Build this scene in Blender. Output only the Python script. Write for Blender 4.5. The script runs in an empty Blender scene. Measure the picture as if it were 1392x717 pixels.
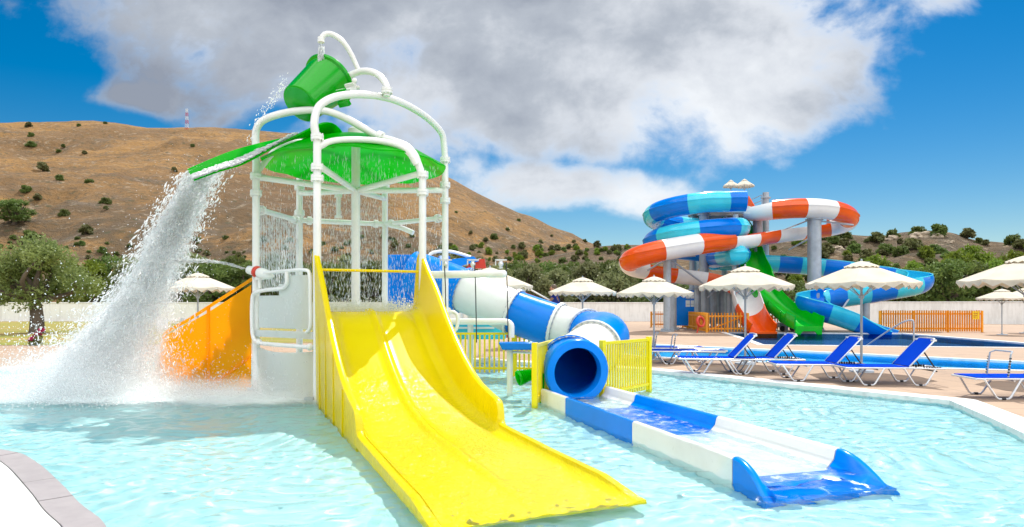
SUN_E=2.6; SKY_S=.14; CLOUD_S=.60; CLOUD_FILL=1.65; EXPO=0.88; WAVE=.0125; MIST=2.6; CMIST=2.2
import bpy, bmesh, math, random
import numpy as np
from mathutils import Vector, Matrix, noise as mnoise
random.seed(7); rng = np.random.default_rng(7)
R = math.radians; PI = math.pi
scene = bpy.context.scene
COL = scene.collection
EYE = 1.55; F = 900.0; WZ = -0.06          # eye height above the deck, focal length in photo pixels, pool water level

def at(px, py, Y):
    """point of the place seen at photo pixel (px,py), Y metres ahead"""
    return Vector(((px-696)*Y/F, Y, EYE+(415-py)*Y/F))
def gnd(px, py, z=0.0):
    Y = F*(EYE-z)/(py-415)
    return Vector(((px-696)*Y/F, Y, z))

# ---------------------------------------------------------------- mesh builder
class MB:
    def __init__(s): s.v=[]; s.f=[]
    def add(s, vs, fs):
        n=len(s.v); s.v += [tuple(v) for v in vs]; s.f += [tuple(i+n for i in f) for f in fs]; return s
    def box(s, c, size, rot=None):
        hx,hy,hz = (d/2 for d in size); c=Vector(c)
        vs=[Vector((x,y,z)) for x in(-hx,hx) for y in(-hy,hy) for z in(-hz,hz)]
        if rot is not None: vs=[rot@v for v in vs]
        return s.add([v+c for v in vs],[(0,1,3,2),(4,6,7,5),(0,4,5,1),(2,3,7,6),(0,2,6,4),(1,5,7,3)])
    def bar(s, p0, p1, w, h, up=(0,0,1)):
        p0=Vector(p0); p1=Vector(p1); t=(p1-p0).normalized(); up=Vector(up)
        if abs(t.dot(up))>.98: up=Vector((0,1,0))
        sd=t.cross(up).normalized(); u=sd.cross(t)
        vs=[p+sd*a*w/2+u*b*h/2 for p in(p0,p1) for a,b in((-1,-1),(1,-1),(1,1),(-1,1))]
        return s.add(vs,[(3,2,1,0),(4,5,6,7),(0,1,5,4),(1,2,6,5),(2,3,7,6),(3,0,4,7)])
    def tube(s, pts, r, n=10, caps=True, closed=False):
        pts=[Vector(p) for p in pts]; m=len(pts)
        rs = r if isinstance(r,(list,tuple)) else [r]*m
        up=None; rings=[]
        for i,p in enumerate(pts):
            if closed: t=(pts[(i+1)%m]-pts[i-1])
            else: t=pts[min(i+1,m-1)]-pts[max(i-1,0)]
            t=t.normalized() if t.length>1e-9 else Vector((0,0,1))
            if up is None:
                up=Vector((0,0,1)) if abs(t.z)<.9 else Vector((1,0,0))
            sd=t.cross(up)
            if sd.length<1e-6: sd=t.orthogonal()
            sd.normalize(); up=sd.cross(t).normalized()
            rings.append([p+(sd*math.cos(2*PI*k/n)+up*math.sin(2*PI*k/n))*rs[i] for k in range(n)])
        return s.loft(rings, caps=caps and not closed, loop=closed)
    def loft(s, rings, caps=False, loop=False, closed_ring=True):
        n=len(rings[0]); m=len(rings); vs=[v for r_ in rings for v in r_]; fs=[]
        for i in range(m if loop else m-1):
            j=(i+1)%m
            for k in range(n if closed_ring else n-1):
                l=(k+1)%n; fs.append((i*n+k, i*n+l, j*n+l, j*n+k))
        if caps: fs.append(tuple(range(n))[::-1]); fs.append(tuple((m-1)*n+k for k in range(n)))
        return s.add(vs,fs)
    def lathe(s, prof, c=(0,0,0), M=None, n=24, caps=True):
        """prof: (radius, height) list round local z"""
        c=Vector(c); rings=[]
        for r_,z in prof:
            ring=[Vector((r_*math.cos(2*PI*k/n), r_*math.sin(2*PI*k/n), z)) for k in range(n)]
            if M is not None: ring=[M@v for v in ring]
            rings.append([v+c for v in ring])
        return s.loft(rings, caps=caps)
    def prism(s, poly, fn, t0, t1):
        """2-D polygon extruded: fn(a,b,t) -> point"""
        n=len(poly); vs=[fn(a,b,t0) for a,b in poly]+[fn(a,b,t1) for a,b in poly]
        fs=[tuple(range(n))[::-1], tuple(range(n,2*n))]+[(k,(k+1)%n,n+(k+1)%n,n+k) for k in range(n)]
        return s.add(vs,fs)
    def sph(s, c, r, n=12, m=8, sc=(1,1,1), M=None):
        prof=[(max(1e-4,math.sin(PI*i/m)), -math.cos(PI*i/m)) for i in range(m+1)]
        c=Vector(c); rings=[]
        for a,z in prof:
            ring=[Vector((a*math.cos(2*PI*k/n)*r*sc[0], a*math.sin(2*PI*k/n)*r*sc[1], z*r*sc[2])) for k in range(n)]
            if M is not None: ring=[M@v for v in ring]
            rings.append([v+c for v in ring])
        return s.loft(rings,caps=True)
    def build(s, name, mat, parent=None, sharp=38, local=False, bevel=0, up=False):
        off = Vector((0,0,0))
        if parent is not None and not local: off=OFF.get(parent.name, Vector((0,0,0)))
        me=bpy.data.meshes.new(name)
        me.from_pydata([(v[0]-off.x,v[1]-off.y,v[2]-off.z) for v in s.v],[],s.f)
        me.update()
        bm=bmesh.new(); bm.from_mesh(me); bmesh.ops.recalc_face_normals(bm,faces=bm.faces)
        if up and sum(f.normal.z for f in bm.faces)<0: bmesh.ops.reverse_faces(bm,faces=bm.faces)
        bm.to_mesh(me); bm.free()
        me.polygons.foreach_set('use_smooth',[True]*len(me.polygons)); me.set_sharp_from_angle(angle=R(sharp))
        o=bpy.data.objects.new(name,me); COL.objects.link(o)
        if mat: me.materials.append(mat)
        if parent is not None: o.parent=parent; OFF[o.name]=OFF.get(parent.name,Vector((0,0,0)))
        if bevel:
            b=o.modifiers.new('soft_edge','BEVEL'); b.width=bevel; b.segments=2; b.limit_method='ANGLE'; b.angle_limit=R(40)
        return o
OFF={}
def thing(name,label,cat,loc=(0,0,0),group=None,rotz=0):
    o=bpy.data.objects.new(name,None); COL.objects.link(o); o.empty_display_size=.2
    o.location=loc; o.rotation_euler=(0,0,rotz); OFF[o.name]=Vector(loc)
    tag(o,label,cat,group); return o
def tag(o,label=None,cat=None,group=None,kind=None):
    if label: o['label']=label
    if cat: o['category']=cat
    if group: o['group']=group
    if kind: o['kind']=kind
    return o
def dup(root,loc,rotz=0,label=None,scale=None):
    """copy a thing with its parts and sub-parts"""
    r=root.copy(); COL.objects.link(r); r.location=loc; r.rotation_euler=(0,0,rotz)
    if label: r['label']=label
    if scale: r.scale=scale
    def kids(a,b):
        for ch in list(a.children):
            c=ch.copy(); COL.objects.link(c); c.parent=b; kids(ch,c)
    kids(root,r); return r
def catmull(P, n=8, closed=False):
    P=[Vector(p) for p in P]; out=[]; m=len(P)
    for i in range(m if closed else m-1):
        if closed: a,b,c,d=P[i-1],P[i],P[(i+1)%m],P[(i+2)%m]
        else: a,b,c,d=P[max(i-1,0)],P[i],P[i+1],P[min(i+2,m-1)]
        for k in range(n):
            t=k/n; out.append(.5*((2*b)+(c-a)*t+(2*a-5*b+4*c-d)*t*t+(3*b-a-3*c+d)*t**3))
    if not closed: out.append(P[-1])
    return out
def resample(pts, step):
    L=[0]
    for a,b in zip(pts,pts[1:]): L.append(L[-1]+(b-a).length)
    n=max(2,int(L[-1]/step)+1); out=[]; j=0
    for k in range(n):
        d=L[-1]*k/(n-1)
        while j<len(L)-2 and L[j+1]<d: j+=1
        t=(d-L[j])/max(1e-9,L[j+1]-L[j]); out.append(pts[j].lerp(pts[j+1],t))
    return out
def interp(tab,x):
    return float(np.interp(x,[t[0] for t in tab],[t[1] for t in tab]))
def smooth_interp(tab,x):
    xs=[t[0] for t in tab]; ys=[t[1] for t in tab]
    if x<=xs[0]: return ys[0]
    if x>=xs[-1]: return ys[-1]
    i=max(k for k in range(len(xs)) if xs[k]<=x); i=min(i,len(xs)-2)
    def m(k):
        if k==0: return (ys[1]-ys[0])/(xs[1]-xs[0])
        if k==len(xs)-1: return (ys[-1]-ys[-2])/(xs[-1]-xs[-2])
        return (ys[k+1]-ys[k-1])/(xs[k+1]-xs[k-1])
    h=xs[i+1]-xs[i]; t=(x-xs[i])/h
    return (2*t**3-3*t*t+1)*ys[i]+(t**3-2*t*t+t)*h*m(i)+(-2*t**3+3*t*t)*ys[i+1]+(t**3-t*t)*h*m(i+1)

# ---------------------------------------------------------------- materials
def srgb(r,g,b):
    f=lambda c:(c/255/12.92 if c/255<=.04045 else ((c/255+.055)/1.055)**2.4)
    return (f(r),f(g),f(b),1)
class NT:
    """small node-tree helper"""
    def __init__(s,nt): s.nt=nt; s.N=nt.nodes; s.L=nt.links; s.N.clear()
    def node(s,t,**k):
        n=s.N.new(t)
        for a,b in k.items():
            setattr(n,a,b)
        return n
    def put(s,sock,v):
        if hasattr(v,'is_linked') or isinstance(v,bpy.types.NodeSocket): s.L.new(v,sock)
        else: sock.default_value=v
    def m(s,op,a,b=0.0,c=None,clamp=False):
        n=s.N.new('ShaderNodeMath'); n.operation=op; n.use_clamp=clamp; s.put(n.inputs[0],a); s.put(n.inputs[1],b)
        if c is not None: s.put(n.inputs[2],c)
        return n.outputs[0]
    def mix(s,f,a,b,blend='MIX'):
        n=s.N.new('ShaderNodeMix'); n.data_type='RGBA'; n.blend_type=blend; s.put(n.inputs[0],f); s.put(n.inputs[6],a); s.put(n.inputs[7],b); return n.outputs[2]
    def noise(s,vec,scale,detail=4,rough=.55,dist=0,dim='3D'):
        n=s.N.new('ShaderNodeTexNoise'); n.noise_dimensions=dim
        if vec is not None: s.L.new(vec,n.inputs['Vector'])
        n.inputs['Scale'].default_value=scale; n.inputs['Detail'].default_value=detail; n.inputs['Roughness'].default_value=rough; n.inputs['Distortion'].default_value=dist
        return n.outputs['Fac']
    def step(s,x,a,b):
        n=s.N.new('ShaderNodeMapRange'); n.interpolation_type='SMOOTHSTEP'; s.put(n.inputs[0],x); n.inputs[1].default_value=a; n.inputs[2].default_value=b; return n.outputs[0]
    def ramp(s,f,stops):
        n=s.N.new('ShaderNodeValToRGB'); e=n.color_ramp.elements
        while len(e)<len(stops): e.new(.5)
        for k,(p,c) in enumerate(stops): e[k].position=p; e[k].color=c
        s.put(n.inputs[0],f); return n.outputs[0]
    def mapping(s,vec,scale=(1,1,1),rot=(0,0,0)):
        n=s.N.new('ShaderNodeMapping'); s.L.new(vec,n.inputs[0]); n.inputs['Scale'].default_value=scale; n.inputs['Rotation'].default_value=rot; return n.outputs[0]
    def pos(s): return s.N.new('ShaderNodeNewGeometry').outputs['Position']
    def objc(s): return s.N.new('ShaderNodeTexCoord').outputs['Object']
    def bump(s,h,strength=.3,dist=.02):
        n=s.N.new('ShaderNodeBump'); s.put(n.inputs['Height'],h); n.inputs['Strength'].default_value=strength; n.inputs['Distance'].default_value=dist; return n.outputs[0]
    def bsdf(s,color,rough=.5,normal=None,coat=0,metal=0,spec=.5,alpha=None):
        n=s.N.new('ShaderNodeBsdfPrincipled'); s.put(n.inputs['Base Color'],color); s.put(n.inputs['Roughness'],rough)
        n.inputs['Coat Weight'].default_value=coat; n.inputs['Coat Roughness'].default_value=.08; n.inputs['Metallic'].default_value=metal; n.inputs['Specular IOR Level'].default_value=spec
        if normal is not None: s.L.new(normal,n.inputs['Normal'])
        if alpha is not None: s.put(n.inputs['Alpha'],alpha)
        return n.outputs[0]
    def mixsh(s,f,a,b):
        n=s.N.new('ShaderNodeMixShader'); s.put(n.inputs[0],f); s.L.new(a,n.inputs[1]); s.L.new(b,n.inputs[2]); return n.outputs[0]
    def out(s,sh,vol=None):
        n=s.N.new('ShaderNodeOutputMaterial')
        if sh is not None: s.L.new(sh,n.inputs[0])
        if vol is not None: s.L.new(vol,n.inputs[1])
def newmat(name):
    m=bpy.data.materials.new(name); m.use_nodes=True; return m,NT(m.node_tree)
MATS={}
def plastic(name,c,rough=.28,coat=.35,var=.08,wet=0,transl=0,spec=.35):
    """gelcoat: slight fading patches, fine scratches in the gloss"""
    if name in MATS: return MATS[name]
    m,t=newmat(name); p=t.pos()
    n1=t.noise(p,1.3,5,.6); n2=t.noise(p,14,3,.6)
    c2=tuple(x*(1-var*2) for x in c[:3])+(1,)
    colr=t.mix(t.step(n1,.35,.75),c,c2)
    rg=t.m('ADD',t.m('MULTIPLY',n2,.22),rough-.1)
    nor=None
    if wet:
        w=t.noise(t.mapping(p,(1,1,1)),9,3,.6,.6); nor=t.bump(w,wet,.03)
    sh=t.bsdf(colr,rg,nor,coat,0,spec)
    if transl:
        tr=t.node('ShaderNodeBsdfTranslucent'); t.put(tr.inputs[0],c); sh=t.mixsh(transl,sh,tr.outputs[0])
    t.out(sh); MATS[name]=m; return m
def painted(name,c,rough=.35,metal=0,var=.1,scale=6,bumps=0,coat=0):
    if name in MATS: return MATS[name]
    m,t=newmat(name); p=t.pos(); n1=t.noise(p,scale,6,.65); n2=t.noise(p,scale*.23,3)
    f=t.m('ADD',t.m('MULTIPLY',n1,.6),t.m('MULTIPLY',n2,.4))
    colr=t.mix(t.step(f,.35,.7),c,tuple(x*(1-var*2) for x in c[:3])+(1,))
    nor=t.bump(n1,bumps,.02) if bumps else None
    t.out(t.bsdf(colr,t.m('ADD',t.m('MULTIPLY',n1,.2),rough-.1),nor,coat,metal)); MATS[name]=m; return m
def fabric(name,c,transl=.35,weave=250):
    if name in MATS: return MATS[name]
    m,t=newmat(name); p=t.pos(); n1=t.noise(p,2.2,5,.6); n2=t.noise(p,weave,2)
    colr=t.mix(t.step(n1,.35,.75),c,tuple(x*.86 for x in c[:3])+(1,))
    nor=t.bump(t.m('ADD',t.m('MULTIPLY',n2,.15),n1),.25,.03)
    sh=t.bsdf(colr,.85,nor,0,0,.02); tr=t.node('ShaderNodeBsdfTranslucent'); t.put(tr.inputs[0],colr)
    t.out(t.mixsh(transl,sh,tr.outputs[0])); MATS[name]=m; return m
def wood(name,c):
    if name in MATS: return MATS[name]
    m,t=newmat(name); p=t.objc(); g=t.noise(t.mapping(p,(14,14,1.2)),3,5,.65,.4); g2=t.noise(t.mapping(p,(7,7,.05)),1.1,1)
    f=t.m('ADD',t.m('MULTIPLY',g,.55),t.m('MULTIPLY',g2,.6))
    colr=t.ramp(f,[(.3,tuple(x*.5 for x in c[:3])+(1,)),(.55,c),(.8,tuple(min(1,x*1.2) for x in c[:3])+(1,))])
    t.out(t.bsdf(colr,.55,t.bump(g,.3,.01))); MATS[name]=m; return m

M_WHITE=painted('white_pipe_paint',(.82,.82,.80,1),.3,coat=.3,var=.04)
M_TANK=plastic('thin_white_panel',(.88,.89,.88,1),.3,var=.03,transl=.65)
M_WPLAS=plastic('white_gelcoat',(.80,.80,.77,1),.3,var=.05)
M_YEL=plastic('yellow_gelcoat',(.90,.74,.0,1),.2,.2,var=.02,transl=.3)
M_YELF=painted('yellow_fence_paint',(.88,.70,.0,1),.35,var=.06)
M_GREEN=plastic('green_gelcoat',(.0,.62,.005,1),.22,.2,var=.06,transl=.6)
M_BUCK=plastic('bucket_green',(.0,.40,.004,1),.16,.12,var=.05,transl=.12)
M_GRDK=plastic('green_flume',(.0,.45,.01,1),.2,.2,var=.08)
M_BLUE=plastic('blue_gelcoat',(.0,.22,.80,1),.2,.06,var=.07,spec=.22)
M_NAVY=plastic('deep_blue_gelcoat',(.0,.19,.72,1),.2,.06,var=.07,spec=.22)
M_CYAN=plastic('cyan_gelcoat',(.04,.60,.77,1),.18,.25,var=.07)
M_ORG=plastic('orange_gelcoat',(.82,.095,.0,1),.2,.25,var=.08)
M_AMB=plastic('amber_panel',(.98,.55,.0,1),.3,.15,var=.04,transl=.75)
M_RED=painted('red_paint',(.62,.04,.015,1),.35)
M_BRICK=painted('rust_red_panel',(.36,.10,.05,1),.6)
M_STEEL=painted('galvanised_steel',(.42,.47,.52,1),.42,.25,var=.14,scale=3)
M_ALU=painted('brushed_aluminium',(.72,.73,.75,1),.3,.55,var=.06)
M_DARK=painted('dark_rubber',(.025,.025,.03,1),.7)
M_SLING=fabric('blue_sling_fabric',(.0,.055,.56,1),.15)
M_CREAM=fabric('cream_canvas',(.80,.74,.62,1),.28)
M_WOOD=wood('orange_stained_timber',(.84,.36,.02,1))
# ---------------------------------------------------------------- camera, sun, sky
cam=bpy.data.cameras.new('camera'); co=bpy.data.objects.new('camera',cam); COL.objects.link(co)
co.location=(0,0,EYE); co.rotation_euler=(R(90),0,0); cam.sensor_width=36; cam.lens=36*F/1392
cam.shift_y=(415-358.5)/1392; cam.clip_start=.05; cam.clip_end=4000; scene.camera=co
SUN=Vector((.20,.52,.83)).normalized()
sl=bpy.data.lights.new('sun','SUN'); so=bpy.data.objects.new('sun',sl); COL.objects.link(so)
sl.energy=SUN_E; sl.angle=R(.5); sl.color=(1,.955,.88); so.rotation_euler=SUN.to_track_quat('Z','Y').to_euler(); so.location=(0,0,60)
wd=bpy.data.worlds.new('World'); scene.world=wd; wd.use_nodes=True; t=NT(wd.node_tree)
sky=t.node('ShaderNodeTexSky'); sky.sky_type='NISHITA'; sky.sun_disc=False
sky.sun_elevation=math.asin(SUN.z); sky.sun_rotation=math.atan2(SUN.x,SUN.y); sky.air_density=1.0; sky.dust_density=.3; sky.ozone_density=2.5
hs=t.node('ShaderNodeHueSaturation'); t.L.new(sky.outputs[0],hs.inputs['Color']); hs.inputs['Saturation'].default_value=1.62; hs.inputs['Value'].default_value=.36; hs.inputs['Hue'].default_value=.497
tc=t.node('ShaderNodeTexCoord'); dv=tc.outputs['Generated']; sx=t.node('ShaderNodeSeparateXYZ'); t.L.new(dv,sx.inputs[0])
X,Y,Z=sx.outputs
yy=t.m('MAXIMUM',Y,.08); u=t.m('DIVIDE',X,yy); v=t.m('DIVIDE',Z,yy)
cb=t.node('ShaderNodeCombineXYZ'); t.put(cb.inputs[0],u); t.put(cb.inputs[1],t.m('MULTIPLY',v,1.25)); uv=cb.outputs[0]
def blob(px,py,rx,ry,rot=0,top=1.0):
    """one cloud mass in the direction of a point of the sky: 1 in its middle, 0 at its rim"""
    c,s_=math.cos(R(rot)),math.sin(R(rot))
    du=t.m('SUBTRACT',u,(px-696)/F); dw=t.m('SUBTRACT',v,(415-py)/F)
    a=t.m('ADD',t.m('MULTIPLY',du,c*F/rx),t.m('MULTIPLY',dw,s_*F/rx)); b=t.m('SUBTRACT',t.m('MULTIPLY',dw,c*F/ry),t.m('MULTIPLY',du,s_*F/ry))
    return t.m('MULTIPLY',t.m('SUBTRACT',1.0,t.m('ADD',t.m('MULTIPLY',a,a),t.m('MULTIPLY',b,b))),top)
BL=[blob(640,10,590,215,-4,1.25),blob(980,110,215,135,8,1.0),blob(800,150,300,80,0,.9),blob(300,60,240,105,-18,.8),blob(215,133,95,32,0,.50),blob(330,158,85,30,10,.55),
    blob(735,252,135,38,0,.8),blob(865,262,85,36,0,.75),blob(1190,0,130,45,10,.40),blob(640,235,60,30,0,.4),blob(500,180,160,60,0,.55)]
den=BL[0]
for b in BL[1:]: den=t.m('SMOOTH_MAX',den,b,.25)
n1=t.noise(uv,4.2,9,.58,.35); n2=t.noise(uv,2.0,6,.5,.2); n3=t.noise(uv,11,6,.6,.2)
for hp in ((565,62,120,48,15,.95),(350,172,75,30,20,.9),(150,165,80,30,0,.8),(120,90,70,40,30,.5)): den=t.m('SUBTRACT',den,t.m('MULTIPLY',t.m('SMOOTH_MAX',blob(*hp),0,.3),t.m('MULTIPLY',n1,1.3)))
den2=t.m('ADD',den,t.m('ADD',t.m('MULTIPLY',t.m('SUBTRACT',n1,.5),2.3),t.m('MULTIPLY',t.m('SUBTRACT',n3,.5),1.15)))
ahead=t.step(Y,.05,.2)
# clouds over the unseen rest of the sky, spread and brightened as added fill
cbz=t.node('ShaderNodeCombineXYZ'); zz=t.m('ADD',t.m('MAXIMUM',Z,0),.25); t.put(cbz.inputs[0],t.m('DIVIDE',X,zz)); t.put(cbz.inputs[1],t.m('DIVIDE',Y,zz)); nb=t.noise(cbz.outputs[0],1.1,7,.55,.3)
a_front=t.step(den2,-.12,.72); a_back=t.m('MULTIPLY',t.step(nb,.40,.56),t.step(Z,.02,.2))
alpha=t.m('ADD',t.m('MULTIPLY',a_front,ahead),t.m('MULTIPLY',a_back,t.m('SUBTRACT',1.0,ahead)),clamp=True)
thick=t.m('ADD',t.m('ADD',.50,t.m('MULTIPLY',t.m('SUBTRACT',n2,.5),2.3)),t.m('MULTIPLY',t.m('SUBTRACT',n1,.5),1.0))
thick=t.m('ADD',thick,t.m('ADD',t.m('MULTIPLY',t.m('SUBTRACT',n3,.5),.7),t.m('MULTIPLY',t.m('SUBTRACT',v,.24),.9))); thick=t.m('SUBTRACT',thick,t.m('MULTIPLY',t.step(u,-.1,.4),.38)); thick=t.m('SUBTRACT',thick,t.m('MULTIPLY',t.m('SUBTRACT',1.0,t.step(a_front,.5,1.0)),.25))
shade=t.ramp(thick,[(.0,srgb(240,243,246)),(.3,srgb(216,220,226)),(.55,srgb(182,188,197)),(.95,srgb(146,153,166))])
cl=t.node('ShaderNodeBackground'); t.L.new(shade,cl.inputs[0]); cl.inputs[1].default_value=CLOUD_S; cl2=t.node('ShaderNodeBackground'); cl2.inputs[0].default_value=(1,.985,.96,1); cl2.inputs[1].default_value=CLOUD_FILL
bg=t.node('ShaderNodeBackground'); t.L.new(hs.outputs[0],bg.inputs[0]); bg.inputs[1].default_value=SKY_S
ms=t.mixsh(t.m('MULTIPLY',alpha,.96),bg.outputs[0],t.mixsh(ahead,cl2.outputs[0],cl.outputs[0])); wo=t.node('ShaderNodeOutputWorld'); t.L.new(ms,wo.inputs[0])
vs=scene.view_settings; vs.view_transform='Standard'; vs.look='None'; vs.gamma=1; vs.exposure=EXPO; vs.use_curve_mapping=False
scene.cycles.use_denoising=True; scene.cycles.max_bounces=16; scene.cycles.diffuse_bounces=8; scene.cycles.glossy_bounces=6; scene.cycles.transmission_bounces=16; scene.cycles.volume_bounces=8; scene.cycles.transparent_max_bounces=40; scene.cycles.sample_clamp_indirect=6

# ---------------------------------------------------------------- ground materials
m,t=newmat('tan_paving'); p=t.pos()
br=t.node('ShaderNodeTexBrick'); t.L.new(p,br.inputs['Vector']); br.inputs['Scale'].default_value=1.0
br.inputs['Brick Width'].default_value=.9; br.inputs['Row Height'].default_value=.9; br.inputs['Mortar Size'].default_value=.012; br.offset=0
n1=t.noise(p,.35,6,.6); n2=t.noise(p,45,2); n3=t.noise(p,3,5,.65)
base=t.mix(t.step(n1,.3,.7),(.44,.30,.20,1),(.38,.26,.17,1)); base=t.mix(t.m('MULTIPLY',n2,.35),base,(.28,.2,.14,1)); base=t.mix(t.m('MULTIPLY',t.step(n3,.5,.75),.3),base,(.34,.24,.17,1))
n5=t.noise(p,1.1,4,.55,.6); base=t.mix(t.m('MULTIPLY',t.step(n5,.60,.66),.28),base,(.22,.15,.10,1)); t.put(br.inputs['Color1'],base); t.put(br.inputs['Color2'],base); br.inputs['Mortar'].default_value=(.24,.17,.12,1)
t.out(t.bsdf(br.outputs[0],.75,t.bump(n2,.2,.004))); M_DECK=m
m,t=newmat('white_coping'); p=t.pos(); n1=t.noise(p,5,6,.65); n2=t.noise(p,60,2)
t.out(t.bsdf(t.mix(t.step(n1,.4,.8),(.74,.73,.70,1),(.55,.54,.52,1)),.6,t.bump(n2,.15,.004))); M_COPE=m
m,t=newmat('grey_stone_coping'); p=t.pos(); n1=t.noise(p,4,7,.65); n2=t.noise(p,80,2)
t.out(t.bsdf(t.mix(n2,t.mix(t.step(n1,.35,.7),(.36,.33,.33,1),(.27,.25,.25,1)),(.32,.29,.29,1)),.6,t.bump(n2,.3,.004))); M_GREYST=m
m,t=newmat('white_floor_paint'); p=t.pos(); n1=t.noise(p,3,6,.65); t.out(t.bsdf(t.mix(t.step(n1,.4,.8),(.62,.62,.60,1),(.52,.52,.50,1)),.6)); M_WFLOOR=m
m,t=newmat('pool_floor'); p=t.pos(); n1=t.noise(p,.5,5,.6); n2=t.noise(p,6,4)
t.out(t.bsdf(t.mix(t.step(n1,.3,.7),(.46,.72,.735,1),(.41,.67,.69,1)),.6)); M_PFLOOR=m
def poolpaint(name,c):
    m,t=newmat(name); p=t.pos(); n1=t.noise(p,.8,5); t.out(t.bsdf(t.mix(n1,c,tuple(x*.8 for x in c[:3])+(1,)),.5)); return m
def watermat(name,tint,scale=3.2,strength=.5,dist=.05,gloss=(.4,.4,.4,1)):
    """clear water: lets light through tinted, mirrors the sky by Fresnel on a rippled surface"""
    m,t=newmat(name); p=t.pos()
    a=t.noise(t.mapping(p,(1,1.0,1)),scale,3,.5,.5); b=t.noise(t.mapping(p,(1,1,1),(0,0,.6)),scale*2.7,3,.5,.4)
    nor=t.bump(t.m('ADD',a,t.m('MULTIPLY',b,.45)),strength,dist)
    gl=t.node('ShaderNodeBsdfGlossy'); gl.inputs['Roughness'].default_value=.04; gl.inputs[0].default_value=gloss; t.L.new(nor,gl.inputs['Normal'])
    tr=t.node('ShaderNodeBsdfTransparent'); t.put(tr.inputs[0],tint)
    fr=t.node('ShaderNodeFresnel'); fr.inputs[0].default_value=1.33; t.L.new(nor,fr.inputs['Normal'])
    t.out(t.mixsh(fr.outputs[0],tr.outputs[0],gl.outputs[0])); return m

# ---------------------------------------------------------------- deck with the pools cut out
POOL=[(-16,14.2),(-13.2,15.6),(-12.4,16.0),(-10.5,19.4),(-7,20.5),(-2,19.2),(.8,17.6),(3.24,15.85),(5.2,13.2),(7.08,10.7)]
POOL+= [(6.6,9.2),(6.16,7.97),(5.6,6.2),(4.9,4.0),(3.2,2.9),(.5,2.7)]
CURVE=[(-1.5,3.1),(-2.45,4.1),(-2.88,4.62),(-3.29,5.02),(-3.8,5.56),(-4.73,6.49),(-5.3,6.87),(-7.0,7.6),(-10,8.2),(-15,8.6)]
POOLPTS=POOL+[tuple(q[:2]) for q in catmull([(a,b,0) for a,b in CURVE],5)]
LAP=[(9.6,22.3),(5.4,26.1),(2.2,29.0),(1.0,29.6),(.6,28.6),(1.6,25.6),(4.07,19.9),(7.6,17.4),(12.1,15.7),(22,13.4),(24,13.4),(24,15.4),(13.9,18.0)]
LAND=[(12.1,37.4),(10.3,28.2),(9.9,26.2),(10.8,25.4),(18.8,24.2),(26,23.4),(26,24.8),(18.8,26.9),(21.3,36.0),(16,37.2)]
LAND=[(12.1,37.6),(10.6,29.5),(9.8,25.8),(18.8,24.1),(27,22.6),(27,24.6),(20.8,26.9),(21.3,36.2),(16.5,36.9)]
DX0,DX1,DY0,DY1=-60,60,-8,66
def holed(outer,holes,z):
    bm=bmesh.new(); es=[]
    for loop in [outer]+holes:
        vs=[bm.verts.new((a,b,z)) for a,b in loop]
        es+=[bm.edges.new((vs[i],vs[(i+1)%len(vs)])) for i in range(len(vs))]
    bmesh.ops.triangle_fill(bm,use_beauty=True,edges=es,normal=(0,0,1))
    for f in bm.faces:
        if f.normal.z<0: f.normal_flip()
    return bm
def bmobj(name,bm,mat):
    me=bpy.data.meshes.new(name); bm.to_mesh(me); bm.free(); o=bpy.data.objects.new(name,me); COL.objects.link(o); me.materials.append(mat); return o
def grow(loop,d):
    """offset a closed outline outwards by d"""
    n=len(loop); A=sum(loop[i][0]*loop[(i+1)%n][1]-loop[(i+1)%n][0]*loop[i][1] for i in range(n)); s_=1 if A>0 else -1; out=[]
    for i in range(n):
        a,b,c=(Vector(loop[j%n]) for j in (i-1,i,i+1)); e1=(b-a).normalized(); e2=(c-b).normalized()
        nn=Vector((e1.y+e2.y,-e1.x-e2.x))*s_
        if nn.length<1e-4: nn=Vector((e1.y,-e1.x))*s_
        nn.normalize(); k=max(.5,nn.dot(Vector((e1.y,-e1.x))*s_)); q=b+nn*d/k; out.append((q.x,q.y))
    return out
def ring(name,loop,d0,d1,z0,z1,mat,top=0):
    """kerb of a pool: a raised band from offset d0 to d1"""
    a=grow(loop,d0) if d0 else loop; b=grow(loop,d1); n=len(loop)
    vs=[(x,y,z1) for x,y in a]+[(x,y,z1) for x,y in b]+[(x,y,z0) for x,y in a]+[(x,y,z0) for x,y in b]
    fs=[]
    for i in range(n):
        j=(i+1)%n; fs+=[(i,j,n+j,n+i),(2*n+i,2*n+j,j,i),(n+i,n+j,3*n+j,3*n+i)]
    mb=MB().add(vs,fs); o=mb.build(name,mat,sharp=20); tag(o,kind='structure'); return o
bmd=holed([(DX0,DY0),(DX1,DY0),(DX1,DY1),(DX0,DY1)],[POOLPTS,LAP,LAND],0)
o=bmobj('pool_deck',bmd,M_DECK); tag(o,kind='structure')
def basin(name,loop,depth,mat):
    bm=holed(loop,[],-depth); mb=MB(); n=len(loop)
    bm.verts.ensure_lookup_table(); mb.add([v.co.copy() for v in bm.verts],[[v.index for v in f.verts] for f in bm.faces]); bm.free()
    mb.add([(x,y,0) for x,y in loop]+[(x,y,-depth) for x,y in loop],[(i,(i+1)%n,n+(i+1)%n,n+i) for i in range(n)])
    o=mb.build(name,mat,sharp=20); tag(o,kind='structure'); return o
basin('pool_basin',POOLPTS,.30,M_PFLOOR)
basin('lap_pool_basin',LAP,.22,poolpaint('lap_pool_paint',(.0,.55,.98,1)))
basin('landing_pool_basin',LAND,.3,poolpaint('landing_pool_paint',(.004,.15,.46,1)))
nC=len(POOL)
ring('pool_coping',POOLPTS,-.012,.42,-.07,.014,M_COPE)
ring('lap_pool_coping',LAP,-.012,.22,-.09,.016,M_COPE)
ring('landing_pool_coping',LAND,-.012,.26,-.09,.016,M_COPE)
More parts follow.
